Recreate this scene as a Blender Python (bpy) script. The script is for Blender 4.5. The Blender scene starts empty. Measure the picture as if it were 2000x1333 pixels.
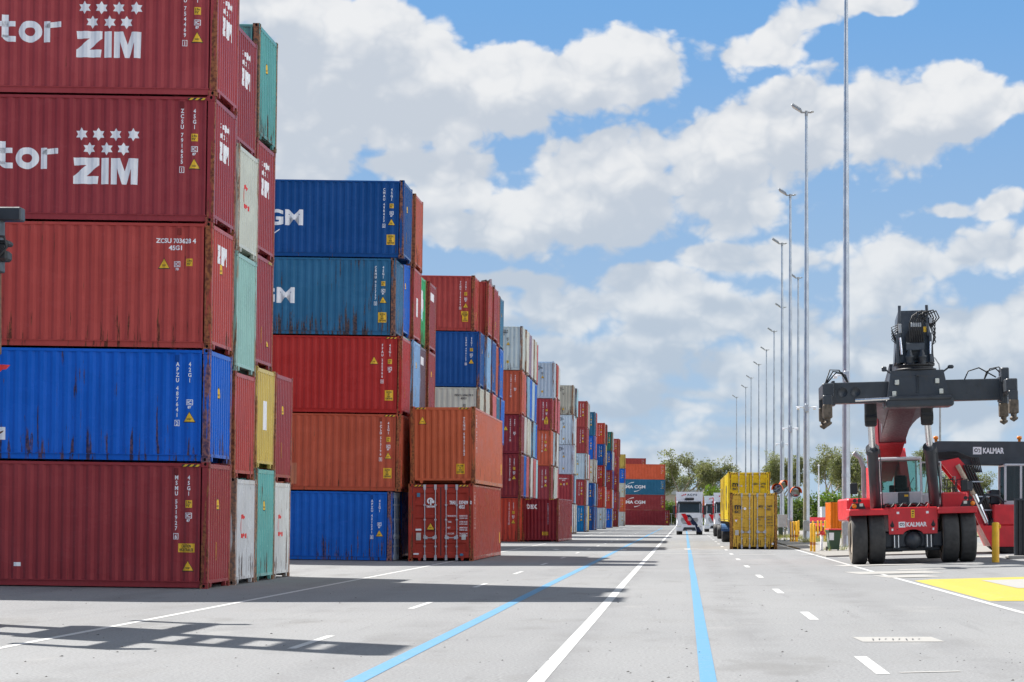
import bpy, bmesh, math, random
from mathutils import Vector, Matrix, Euler
R = math.radians
scene = bpy.context.scene
COL = scene.collection

# ------------------------------------------------------------------ camera
F, H, PX, PY = 4254.0, 1.655, 1337.0, 1010.0
cam_data = bpy.data.cameras.new("camera")
cam = bpy.data.objects.new("camera", cam_data)
COL.objects.link(cam)
cam.location = (0, 0, H)
cam.rotation_euler = (R(90), 0, 0)
cam_data.sensor_width = 36.0
cam_data.lens = F / 2000 * 36.0
cam_data.shift_x = -(PX - 1000) / 2000
cam_data.shift_y = (PY - 666.5) / 2000
cam_data.clip_start = 0.5
cam_data.clip_end = 6000
scene.camera = cam
scene.view_settings.view_transform = 'Standard'
scene.view_settings.look = 'None'
scene.view_settings.gamma = 1
scene.view_settings.exposure = 1.15
scene.render.engine = 'CYCLES'
scene.cycles.max_bounces = 6
scene.cycles.diffuse_bounces = 3
scene.cycles.glossy_bounces = 3
scene.cycles.transmission_bounces = 4
scene.cycles.transparent_max_bounces = 12

# ------------------------------------------------------------------ node helper
class NB:
    def __init__(s, nt): s.nt = nt; s.x = 0
    def new(s, t, **kw):
        n = s.nt.nodes.new(t); n.location = (s.x, 0); s.x += 40
        for k, v in kw.items(): setattr(n, k, v)
        return n
    def put(s, sock, v):
        if isinstance(v, bpy.types.NodeSocket): s.nt.links.new(v, sock)
        elif v is not None:
            if sock.type == 'RGBA' and len(v) == 3: v = (*v, 1)
            sock.default_value = v
    def math(s, op, a, b=None, c=None, clamp=False):
        n = s.new('ShaderNodeMath', operation=op, use_clamp=clamp)
        for i, v in enumerate((a, b, c)): s.put(n.inputs[i], v)
        return n.outputs[0]
    def vec(s, op, a, b=None, scale=None):
        n = s.new('ShaderNodeVectorMath', operation=op)
        s.put(n.inputs[0], a); s.put(n.inputs[1], b)
        if scale is not None: s.put(n.inputs['Scale'], scale)
        return n.outputs['Value'] if op in ('LENGTH', 'DOT_PRODUCT', 'DISTANCE') else n.outputs['Vector']
    def noise(s, v, scale, detail=4, rough=.5, dist=0, dim='3D'):
        n = s.new('ShaderNodeTexNoise', noise_dimensions=dim)
        s.put(n.inputs['Vector'], v); s.put(n.inputs['Scale'], scale); s.put(n.inputs['Detail'], detail)
        s.put(n.inputs['Roughness'], rough); s.put(n.inputs['Distortion'], dist)
        return n.outputs['Fac']
    def ramp(s, v, a, b, x0=0., x1=1., smooth=True):
        n = s.new('ShaderNodeMapRange', interpolation_type='SMOOTHSTEP' if smooth else 'LINEAR')
        s.put(n.inputs['Value'], v); s.put(n.inputs['From Min'], a); s.put(n.inputs['From Max'], b)
        s.put(n.inputs['To Min'], x0); s.put(n.inputs['To Max'], x1)
        return n.outputs['Result']
    def mix(s, f, a, b, mode='MIX'):
        n = s.new('ShaderNodeMix', data_type='RGBA', blend_type=mode)
        s.put(n.inputs['Factor'], f); s.put(n.inputs['A'], None)
        s.put([i for i in n.inputs if i.name == 'A' and i.type == 'RGBA'][0], a)
        s.put([i for i in n.inputs if i.name == 'B' and i.type == 'RGBA'][0], b)
        return [o for o in n.outputs if o.type == 'RGBA'][0]
    def mapping(s, v, loc=(0, 0, 0), rot=(0, 0, 0), scale=(1, 1, 1), kind='POINT'):
        n = s.new('ShaderNodeMapping', vector_type=kind)
        s.put(n.inputs['Vector'], v); n.inputs['Location'].default_value = loc if kind != 'NORMAL' else (0, 0, 0)
        n.inputs['Rotation'].default_value = rot; n.inputs['Scale'].default_value = scale
        return n.outputs[0]
    def comb(s, x, y, z=0.):
        n = s.new('ShaderNodeCombineXYZ'); s.put(n.inputs[0], x); s.put(n.inputs[1], y); s.put(n.inputs[2], z); return n.outputs[0]
    def sep(s, v):
        n = s.new('ShaderNodeSeparateXYZ'); s.put(n.inputs[0], v); return n.outputs

# ------------------------------------------------------------------ sun and sky
SUN_EL, SUN_AZ = 49.5, -51.6            # the sun stands behind the stacks, to the left
sd = bpy.data.lights.new("sun", 'SUN'); sun = bpy.data.objects.new("sun", sd); COL.objects.link(sun)
sd.energy = 5.0; sd.angle = R(0.53); sd.color = (1, .96, .9)
sdir = Vector((math.sin(R(SUN_AZ)) * math.cos(R(SUN_EL)), math.cos(R(SUN_AZ)) * math.cos(R(SUN_EL)), math.sin(R(SUN_EL))))
sun.rotation_euler = sdir.to_track_quat('Z', 'Y').to_euler()
sun.location = (-60, 60, 80)

world = bpy.data.worlds.new("World"); scene.world = world; world.use_nodes = True
wt = world.node_tree; wt.nodes.clear(); w = NB(wt)
sky = w.new('ShaderNodeTexSky', sky_type='NISHITA', sun_disc=False, sun_elevation=R(SUN_EL), sun_rotation=R(SUN_AZ),
            air_density=1.0, dust_density=0.6, ozone_density=1.6)
# cloud banks: centre azimuth/elevation, half sizes and slope of each bank, in tenths of a radian
def ang(px, py):
    return 10 * math.atan((px - PX) / F), 10 * math.atan((PY - py) / F)
BANKS = [
 (540, 40, 150, 100, 0, 1.1), (600, 190, 200, 150, 0, 1.3), (790, 130, 170, 120, -8, 1.25), (780, 230, 190, 95, 0, 1.15), (980, 160, 170, 95, 0, 1.1), (1130, 150, 120, 80, 0, 1.0), (1260, 135, 120, 70, -5, 1.05),
 (1420, 100, 80, 55, 24, .95), (1510, 70, 95, 45, 20, .95), (1600, 30, 80, 40, 20, .9), (1730, 5, 60, 18, 0, .8),
 (780, 325, 110, 45, 0, .8), (900, 345, 130, 60, 5, .9), (900, 440, 130, 55, 0, .95), (1060, 420, 190, 85, 4, 1.1), (1220, 360, 190, 130, 14, 1.2), (1400, 330, 170, 110, 18, 1.15), (1560, 270, 170, 105, 18, 1.15), (1740, 240, 160, 100, 14, 1.15), (1870, 190, 120, 80, -10, 1.1), (1975, 210, 60, 35, 0, .9),
 (900, 600, 200, 55, 0, 1.0), (1100, 600, 200, 60, 0, 1.0), (1310, 620, 150, 75, 5, 1.0), (1400, 500, 110, 32, 0, .95), (1560, 500, 150, 40, 3, .95), (1740, 530, 190, 75, 8, 1.05), (1900, 505, 150, 65, 12, 1.0),
 (1560, 640, 140, 80, 0, 1.0), (1440, 720, 170, 60, 0, .95), (1680, 690, 150, 95, 0, 1.05), (1860, 670, 130, 85, 0, 1.1), (1980, 700, 120, 100, 0, 1.1), (1150, 720, 200, 50, 3, .9), (1250, 690, 150, 60, 0, .9),
 (1840, 415, 75, 24, 4, .8), (1950, 402, 60, 22, 6, .8),
 (1560, 800, 240, 36, 0, .8), (1280, 800, 260, 34, 0, .78), (1850, 815, 200, 44, 0, .85), (540, 335, 90, 24, 0, .6), (1420, 890, 400, 24, 0, .66), (1000, 690, 150, 50, 0, .8), (1120, 770, 240, 34, 0, .9), (1380, 770, 200, 34, 0, .9), (1640, 760, 160, 40, 0, .9), (1500, 850, 200, 26, 0, .8), (1250, 560, 120, 45, 0, .9), (1000, 550, 160, 26, 0, .95), (1720, 840, 160, 30, 0, .8), (1130, 850, 160, 24, 0, .75),
]
grp = bpy.data.node_groups.new("cloud_banks", 'ShaderNodeTree')
grp.interface.new_socket("Vector", in_out='INPUT', socket_type='NodeSocketVector')
grp.interface.new_socket("Density", in_out='OUTPUT', socket_type='NodeSocketFloat')
g = NB(grp); gi = g.new('NodeGroupInput'); go = g.new('NodeGroupOutput')
p = gi.outputs[0]
warp = g.new('ShaderNodeTexNoise'); g.put(warp.inputs['Vector'], p); warp.inputs['Scale'].default_value = 2.2; warp.inputs['Detail'].default_value = 2
wv = g.vec('SCALE', g.vec('SUBTRACT', warp.outputs['Color'], (.5, .5, .5)), scale=.22)
wp = g.vec('ADD', p, wv)
acc = None
for (cx, cy, rx, ry, rot, wgt) in BANKS:
    u, v = ang(cx, cy)
    q = g.mapping(wp, (u, v, 0), (0, 0, R(rot)), (10 * rx / F, 10 * ry / F, 1e3), 'TEXTURE')
    b = g.math('MULTIPLY_ADD', g.vec('LENGTH', q), -wgt * .85, wgt)
    acc = b if acc is None else g.math('SMOOTH_MAX', acc, b, .14)
s_ = g.sep(p)
# the rest of the sky, away from these banks: broken cumulus
rest = g.noise(g.mapping(p, (3.1, 1.7, 0), scale=(.42, .6, 1)), 1.0, 2, .5)
rest = g.math('MULTIPLY_ADD', rest, 4.2, -2.35)
rest = g.math('ADD', rest, g.ramp(s_[0], -8, 8, -.65, .8))  # unseen cover thickened to the right, so the walls are lit from one side
rest = g.math('ADD', rest, g.ramp(g.math('ABSOLUTE', s_[0]), 24, 30, 0, -1.0))   # unseen sky kept clear behind the viewer, to darken what the walls reflect
az_far = g.ramp(g.math('ABSOLUTE', g.math('ADD', s_[0], .55)), 2.7, 4.0)
el_far = g.ramp(s_[1], 2.7, 3.6)
far = g.math('MAXIMUM', az_far, el_far)
acc = g.math('MAXIMUM', acc, -.9)
mixd = g.math('ADD', g.math('MULTIPLY', acc, g.math('SUBTRACT', 1.0, far)), g.math('MULTIPLY', rest, far))
g.put(go.inputs[0], mixd)
tc = w.new('ShaderNodeTexCoord'); sx = w.sep(tc.outputs['Generated'])
az = w.math('MULTIPLY', w.math('ARCTAN2', sx[0], sx[1]), 10.)
el = w.math('MULTIPLY', w.math('ARCSINE', sx[2]), 10.)
pos = w.comb(az, el, 0.)
def banks(off):
    n = w.new('ShaderNodeGroup', node_tree=grp)
    w.put(n.inputs[0], w.vec('ADD', pos, off) if off else pos)
    return n.outputs[0]
def puffs(off, detail):
    """heaped round billows: distance to scattered centres at several sizes"""
    q = w.vec('ADD', pos, off) if off else pos
    q = w.mapping(q, (.3, .9, 2.0), scale=(1, 1.25, 1))
    sw = w.new('ShaderNodeTexNoise'); w.put(sw.inputs['Vector'], q); sw.inputs['Scale'].default_value = 5.0; sw.inputs['Detail'].default_value = 2
    q = w.vec('ADD', q, w.vec('SCALE', w.vec('SUBTRACT', sw.outputs['Color'], (.5, .5, .5)), scale=.16))
    v = w.new('ShaderNodeTexVoronoi', voronoi_dimensions='2D', feature='F1'); w.put(v.inputs['Vector'], q)
    v.inputs['Scale'].default_value = 1.9; v.inputs['Detail'].default_value = detail; v.inputs['Roughness'].default_value = .5; v.inputs['Lacunarity'].default_value = 2.3
    return v.outputs['Distance']
def billow(off, detail):
    q = w.vec('ADD', pos, off) if off else pos
    return w.noise(w.mapping(q, (.3, .9, 2.0), scale=(1, 1.3, 1)), 1.9, detail, .55, .1)
n0 = billow(None, 8); v0 = puffs(None, 3.0); v1 = puffs((-.04, .07, 0), 1.0)
b0 = banks(None)
d0 = w.math('MULTIPLY_ADD', w.math('SUBTRACT', n0, .5), 1.9, w.math('ADD', b0, w.ramp(el, .3, 1.5, .34, .24)))
d0 = w.math('MULTIPLY_ADD', w.math('SUBTRACT', .42, v0), .85, d0)
b2 = banks((-.05, .22, 0))
d2 = w.math('MULTIPLY_ADD', w.math('SUBTRACT', billow((-.05, .2, 0), 2), .5), 1.5, b2)
alpha = w.ramp(d0, -.04, w.ramp(el, .3, 1.6, .5, .27))
# how much cloud lies between a point and the light greys the undersides; each heap has a lit and a dull flank
relief = w.math('MULTIPLY', w.math('SUBTRACT', v1, v0), -1.3)
relief = w.math('ADD', relief, w.math('MULTIPLY', w.math('SUBTRACT', v0, .36), .55))
thick = w.ramp(d2, .0, 1.2, 0, 1.15)
edge = w.ramp(d0, .0, .5, -.15, .06)
shade = w.ramp(w.math('ADD', w.math('ADD', relief, w.math('MAXIMUM', thick, 0.)), w.math('ADD', edge, w.math('MULTIPLY', w.math('SUBTRACT', n0, .5), -.5))), -.02, 1.4)
lowfade = w.ramp(el, 0.2, 1.9)          # clouds low over the horizon are greyer and bluer
c_lit = w.mix(lowfade, (6.5, 7.0, 7.5), (7.9, 7.95, 8.0))
c_dark = w.mix(lowfade, (4.1, 5.0, 6.1), (5.3, 5.75, 6.4))
ccol = w.mix(shade, c_lit, c_dark)
# unseen clouds opposite the sun, brightness added to fill the shaded container fronts
fill_side = w.vec('DOT_PRODUCT', tc.outputs['Generated'], (.86, -.46, .22))
ccol = w.mix(1.0, ccol, w.comb(w.ramp(fill_side, .0, .85, 1.0, 2.9), w.ramp(fill_side, .0, .85, 1.0, 2.82), w.ramp(fill_side, .0, .85, 1.0, 2.7)), 'MULTIPLY')
# clear air: the deep blue overhead pales to the horizon
blue = w.mix(w.ramp(el, .2, 2.7, smooth=False), (4.1, 5.4, 6.8), (1.15, 3.35, 7.0))
scol = w.mix(w.ramp(el, 2.0, 3.6), blue, w.mix(1.0, sky.outputs[0], (.82, .97, 1.02), 'MULTIPLY'))
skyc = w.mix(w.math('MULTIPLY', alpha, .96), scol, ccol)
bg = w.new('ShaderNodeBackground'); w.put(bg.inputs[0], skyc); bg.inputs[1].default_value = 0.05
wo = w.new('ShaderNodeOutputWorld'); wt.links.new(bg.outputs[0], wo.inputs[0])
world.cycles.sampling_method = 'MANUAL'; world.cycles.sample_map_resolution = 512

# ------------------------------------------------------------------ mesh helper
class MB:
    """collects simple shapes into one mesh"""
    def __init__(s): s.v = []; s.f = []; s.m = []; s.sm = []
    def add(s, vs, fs, mi=0, smooth=False, M=None):
        o = len(s.v)
        s.v += [tuple(M @ Vector(v)) if M is not None else tuple(v) for v in vs]
        for f in fs: s.f.append([i + o for i in f]); s.m.append(mi); s.sm.append(smooth)
        return s
    def box(s, x0, x1, y0, y1, z0, z1, mi=0, M=None, bev=0.0):
        if x1 < x0: x0, x1 = x1, x0
        if y1 < y0: y0, y1 = y1, y0
        if z1 < z0: z0, z1 = z1, z0
        b = min(bev, (x1 - x0) / 2.2, (y1 - y0) / 2.2, (z1 - z0) / 2.2)
        if b <= 0:
            vs = [(x, y, z) for x in (x0, x1) for y in (y0, y1) for z in (z0, z1)]
            return s.add(vs, [(0, 1, 3, 2), (4, 6, 7, 5), (0, 4, 5, 1), (2, 3, 7, 6), (0, 2, 6, 4), (1, 5, 7, 3)], mi, M=M)
        vs = []; idx = {}
        lim = ((x0, x1), (y0, y1), (z0, z1))
        for a in range(3):
            for sx in (0, 1):
                for sy in (0, 1):
                    for sz in (0, 1):
                        t = (sx, sy, sz); q = []
                        for k in range(3):
                            e = lim[k][t[k]]
                            q.append(e if k == a else e + (b if t[k] == 0 else -b))
                        idx[(a, t)] = len(vs); vs.append(tuple(q))
        fs = []
        for a in range(3):
            o = [k for k in range(3) if k != a]
            for sv in (0, 1):
                ring = []
                for (p, q) in ((0, 0), (1, 0), (1, 1), (0, 1)):
                    t = [0, 0, 0]; t[a] = sv; t[o[0]] = p; t[o[1]] = q
                    ring.append(idx[(a, tuple(t))])
                if (sv == 0) != (a == 1): ring = ring[::-1]
                fs.append(tuple(ring))
        for a in range(3):                       # edge strips run along axis a
            o = [k for k in range(3) if k != a]
            for p in (0, 1):
                for q in (0, 1):
                    t0 = [0, 0, 0]; t0[o[0]] = p; t0[o[1]] = q
                    t1 = list(t0); t1[a] = 1
                    ring = [idx[(o[0], tuple(t0))], idx[(o[0], tuple(t1))], idx[(o[1], tuple(t1))], idx[(o[1], tuple(t0))]]
                    fs.append(tuple(ring))
        for sx in (0, 1):
            for sy in (0, 1):
                for sz in (0, 1):
                    t = (sx, sy, sz); fs.append(tuple(idx[(a, t)] for a in range(3)))
        return s.add(vs, fs, mi, M=M)
    def cyl(s, a, b, r0, r1=None, n=12, mi=0, caps=True, smooth=True, M=None):
        a = Vector(a); b = Vector(b); r1 = r0 if r1 is None else r1
        d = (b - a).normalized(); u = d.orthogonal().normalized(); w_ = d.cross(u)
        vs = []
        for k in range(n):
            t = 2 * math.pi * k / n; e = u * math.cos(t) + w_ * math.sin(t)
            vs.append(a + e * r0); vs.append(b + e * r1)
        s.add(vs, [(2 * k, 2 * ((k + 1) % n), 2 * ((k + 1) % n) + 1, 2 * k + 1) for k in range(n)], mi, smooth, M)
        if caps:
            s.add(vs, [tuple(2 * k for k in reversed(range(n))), tuple(2 * k + 1 for k in range(n))], mi, False, M)
        return s
    def tube(s, pts, r, n=6, mi=0, M=None):
        pts = [Vector(p) for p in pts]; rings = []
        up = None
        for i, p in enumerate(pts):
            d = (pts[min(i + 1, len(pts) - 1)] - pts[max(i - 1, 0)]).normalized()
            if up is None: up = d.orthogonal().normalized()
            up = (up - d * up.dot(d)).normalized(); w_ = d.cross(up)
            rr = r[i] if isinstance(r, (list, tuple)) else r
            rings.append([p + (up * math.cos(2 * math.pi * k / n) + w_ * math.sin(2 * math.pi * k / n)) * rr for k in range(n)])
        vs = [v for ring in rings for v in ring]; fs = []
        for i in range(len(rings) - 1):
            for k in range(n):
                fs.append((i * n + k, i * n + (k + 1) % n, (i + 1) * n + (k + 1) % n, (i + 1) * n + k))
        s.add(vs, fs, mi, True, M)
        s.add(vs, [tuple(reversed(range(n))), tuple(range((len(rings) - 1) * n, len(rings) * n))], mi, False, M)
        return s
    def prism(s, poly, d, lo, hi, mi=0, M=None):
        """poly: 2D outline; d: axis of extrusion ('x','y','z') from lo to hi"""
        n = len(poly)
        def P(a, b, c): return {'x': (c, a, b), 'y': (a, c, b), 'z': (a, b, c)}[d]
        vs = [P(a, b, lo) for a, b in poly] + [P(a, b, hi) for a, b in poly]
        fs = [tuple(reversed(range(n))), tuple(range(n, 2 * n))] + [(k, (k + 1) % n, n + (k + 1) % n, n + k) for k in range(n)]
        return s.add(vs, fs, mi, M=M)
    def lathe(s, prof, axis_o, axis_d, n=24, mi=0, M=None, smooth=True):
        """prof: list of (distance along axis, radius)"""
        a = Vector(axis_o); d = Vector(axis_d).normalized(); u = d.orthogonal().normalized(); w_ = d.cross(u)
        vs = []
        for (t, r) in prof:
            for k in range(n):
                q = 2 * math.pi * k / n; vs.append(a + d * t + (u * math.cos(q) + w_ * math.sin(q)) * r)
        fs = []
        for i in range(len(prof) - 1):
            for k in range(n): fs.append((i * n + k, i * n + (k + 1) % n, (i + 1) * n + (k + 1) % n, (i + 1) * n + k))
        return s.add(vs, fs, mi, smooth, M)
    def sphere(s, c, r, n=12, mi=0, sc=(1, 1, 1), M=None):
        vs = []; fs = []; m = n // 2
        for i in range(m + 1):
            for k in range(n):
                a = math.pi * i / m; b = 2 * math.pi * k / n
                vs.append((c[0] + r * sc[0] * math.sin(a) * math.cos(b), c[1] + r * sc[1] * math.sin(a) * math.sin(b), c[2] + r * sc[2] * math.cos(a)))
        for i in range(m):
            for k in range(n): fs.append((i * n + k, (i + 1) * n + k, (i + 1) * n + (k + 1) % n, i * n + (k + 1) % n))
        return s.add(vs, fs, mi, True, M)
    def mesh(s, name, mats):
        me = bpy.data.meshes.new(name)
        me.from_pydata(s.v, [], s.f)
        for i, p in enumerate(me.polygons):
            p.material_index = s.m[i]; p.use_smooth = s.sm[i]
        for m in (mats if isinstance(mats, (list, tuple)) else [mats]): me.materials.append(m)
        bm = bmesh.new(); bm.from_mesh(me); bmesh.ops.recalc_face_normals(bm, faces=bm.faces); bm.to_mesh(me); bm.free()
        return me

def link(name, me, parent=None, loc=None, rot=None, color=None):
    o = bpy.data.objects.new(name, me); COL.objects.link(o)
    if parent: o.parent = parent
    if loc: o.location = loc
    if rot: o.rotation_euler = rot
    if color: o.color = color
    return o
def empty(name, loc=(0, 0, 0), rot=(0, 0, 0)):
    o = bpy.data.objects.new(name, None); COL.objects.link(o); o.location = loc; o.rotation_euler = rot; o.empty_display_size = .3
    return o
def tag(o, label, cat, group=None):
    o['label'] = label; o['category'] = cat
    if group: o['group'] = group
    return o
def kind(o, k): o['kind'] = k; return o
def copy_tree(o, parent=None):
    c = o.copy(); COL.objects.link(c)
    if parent: c.parent = parent
    for ch in list(o.children): copy_tree(ch, c)
    return c
def at(px, py, Y):
    """the point at depth Y seen at a pixel of the 2000 px photograph: how the survey of the place was read off"""
    return Vector(((px - PX) * Y / F, Y, H + (PY - py) * Y / F))
def gz(x):
    """the paving drains towards the lane: it rises gently on both sides"""
    return .014 * min(max(0, -x - 10.4), 30) + .026 * min(max(0, x - 6.2), 10)

# ------------------------------------------------------------------ materials
def material(name):
    m = bpy.data.materials.new(name); m.use_nodes = True
    nt = m.node_tree; b = nt.nodes['Principled BSDF']; n = NB(nt)
    return m, n, b
def simple(name, col, rough=.5, metal=0., var=.12, scale=3., spec=.5, grime=0.):
    """paint or metal with slight uneven fading and dirt"""
    m, n, b = material(name)
    tc = n.new('ShaderNodeTexCoord').outputs['Object']
    f = n.noise(tc, scale, 5, .6)
    c = n.mix(n.ramp(f, .3, .7), tuple(c * (1 - var) for c in col), tuple(min(1, c * (1 + var)) for c in col))
    if grime:
        g_ = n.noise(n.mapping(tc, scale=(3, 3, .7)), 2.3, 6, .65)
        c = n.mix(n.math('MULTIPLY', n.ramp(g_, .5, .75), grime), c, (.06, .05, .04))
    n.put(b.inputs['Base Color'], c); b.inputs['Metallic'].default_value = metal
    n.put(b.inputs['Roughness'], n.ramp(n.noise(tc, scale * 4, 3), .3, .7, max(.03, rough - .08), min(1, rough + .08)))
    b.inputs['Specular IOR Level'].default_value = spec
    return m

# paint of the containers: the tint comes from each container (object colour), its alpha is how worn it is
def container_paint(name, rust_bias=0.0, rc=((.035, .02, .016), (.13, .06, .032))):
    m, n, b = material(name)
    oi = n.new('ShaderNodeObjectInfo')
    tc = n.new('ShaderNodeTexCoord').outputs['Object']
    at_ = n.new('ShaderNodeAttribute', attribute_type='OBJECT', attribute_name='seed')
    rnd = n.vec('ADD', tc, n.vec('SCALE', n.comb(at_.outputs['Fac'], at_.outputs['Fac'], at_.outputs['Fac']), scale=37.0))
    wear = oi.outputs['Alpha']
    fade = n.noise(n.mapping(rnd, scale=(.6, .6, .9)), 1.0, 5, .6)
    base = n.mix(n.ramp(fade, .3, .72), n.mix(1.0, oi.outputs['Color'], (.88, .86, .86), 'MULTIPLY'), n.mix(.012, oi.outputs['Color'], (.5, .45, .43)))
    base = n.mix(n.ramp(n.noise(n.mapping(rnd, scale=(5, 5, .5)), 1.6, 4, .6), .42, .7, 0, .25), base, n.mix(1.0, base, (.66, .64, .64), 'MULTIPLY'))
    # rust weeps: thin vertical streaks and spots, thicker towards the bottom rail
    z = n.sep(tc)[2]
    low = n.math('MULTIPLY', n.ramp(z, 0.15, 1.3, .11, 0), n.ramp(wear, .1, .7, .15, 1.0))
    st = n.noise(n.mapping(rnd, scale=(6.5, 6.5, .42)), 1.7, 7, .68)
    big = n.noise(n.mapping(rnd, scale=(.8, .8, .5)), 1.0, 2)
    thr = n.math('SUBTRACT', n.math('SUBTRACT', .745 - rust_bias, n.math('MULTIPLY', wear, .19)), low)
    thr = n.math('SUBTRACT', thr, n.math('MULTIPLY', n.math('SUBTRACT', big, .5), .22))
    rf = n.ramp(n.math('SUBTRACT', st, thr), 0, .045)
    rust = n.mix(n.ramp(n.noise(rnd, 14, 4), .35, .65), *rc)
    col = n.mix(n.math('MULTIPLY', rf, .85), base, rust)
    # scuffs: pale scratches
    sc = n.noise(n.mapping(rnd, scale=(14, 14, 1.6)), 1.3, 5, .7)
    sf = n.ramp(n.math('ADD', sc, n.math('MULTIPLY', wear, .06)), .75, .79)
    col = n.mix(n.math('MULTIPLY', sf, .5), col, n.mix(.55, col, (.55, .5, .45)))
    n.put(b.inputs['Base Color'], col)
    n.put(b.inputs['Roughness'], n.math('MULTIPLY_ADD', rf, .35, n.ramp(fade, .3, .7, .2, .32)))
    b.inputs['Specular IOR Level'].default_value = .08
    bp = n.new('ShaderNodeBump'); bp.inputs['Strength'].default_value = .22; bp.inputs['Distance'].default_value = .06
    n.put(bp.inputs['Height'], n.noise(n.mapping(rnd, scale=(1.2, 1.2, .8)), 1.7, 2))
    n.put(b.inputs['Normal'], bp.outputs[0])
    return m
PAINT = container_paint("container_paint")
POST = container_paint("weathered_post_paint", .2, ((.09, .04, .025), (.34, .14, .055)))
def hazard():
    m, n, b = material("black_yellow_stripes")
    tc = n.sep(n.new('ShaderNodeTexCoord').outputs['Object'])
    v = n.math('FRACT', n.math('MULTIPLY', n.math('SUBTRACT', n.math('ADD', tc[0], tc[1]), n.math('MULTIPLY', tc[2], 1.2)), 7.2))
    n.put(b.inputs['Base Color'], n.mix(n.math('GREATER_THAN', v, .5), (.02, .02, .02), (.72, .45, .02)))
    b.inputs['Roughness'].default_value = .5
    return m
HAZARD = hazard()
WHITE = simple("white_lettering_paint", (.8, .8, .82), .5, var=.05)
DARKTXT = simple("dark_lettering_paint", (.03, .03, .035), .5)
YELLOW = simple("yellow_sticker", (.78, .46, .015), .45, var=.06)
BLACK = simple("black_paint", (.015, .015, .017), .5)
REDP = simple("red_lettering_paint", (.7, .03, .03), .5)
MAERSK = simple("dark_blue_lettering_paint", (.015, .05, .1), .5)
HOLE = simple("dark_casting_hole", (.008, .007, .006), .9)
RUSTY = simple("rusty_steel", (.14, .065, .035), .75, var=.4, scale=9)
GALV = simple("galvanised_steel", (.46, .49, .53), .42, .75, var=.12, scale=1.5)
GALVD = simple("dull_galvanised_steel", (.36, .37, .38), .5, .4, var=.15, scale=4)
RUBBER = simple("tyre_rubber", (.028, .027, .027), .75, var=.25, scale=6)
TREAD = simple("dusty_tyre_tread", (.05, .048, .046), .8, var=.25, scale=5)
STEEL = simple("polished_cylinder_rod", (.72, .73, .76), .14, .95, var=.04)
CHAR = simple("charcoal_machine_paint", (.035, .041, .05), .42, var=.2, scale=2, grime=.35)
CHARL = simple("grey_machine_paint", (.11, .12, .135), .45, var=.2, scale=2, grime=.3)
MRED = simple("red_machine_paint", (.58, .02, .028), .38, var=.14, scale=1.5, grime=.16)
MGREY = simple("light_grey_cab_paint", (.5, .5, .52), .4, var=.06, grime=.12)
HOSE = simple("black_rubber_hose", (.012, .012, .013), .55)
WORN = simple("worn_twistlock_steel", (.13, .105, .08), .6, .5, var=.4, scale=8)
def glass(name, tint=(.75, .85, .85), alpha=.35):
    m, n, b = material(name)
    n.put(b.inputs['Base Color'], tuple(c * .1 for c in tint)); b.inputs['Roughness'].default_value = .03
    b.inputs['Specular IOR Level'].default_value = .8
    tr = n.new('ShaderNodeBsdfTransparent'); n.put(tr.inputs[0], tint)
    mx = n.new('ShaderNodeMixShader'); fr = n.new('ShaderNodeFresnel'); fr.inputs[0].default_value = 1.5
    n.put(mx.inputs[0], n.math('ADD', fr.outputs[0], alpha, clamp=True))
    n.nt.links.new(tr.outputs[0], mx.inputs[1]); n.nt.links.new(b.outputs[0], mx.inputs[2])
    n.nt.links.new(mx.outputs[0], n.nt.nodes['Material Output'].inputs[0])
    return m
GLASS = glass("cab_glass", (.74, .88, .84), .05)
WSCREEN = glass("dark_windscreen_glass", (.4, .48, .5), .45)

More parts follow.
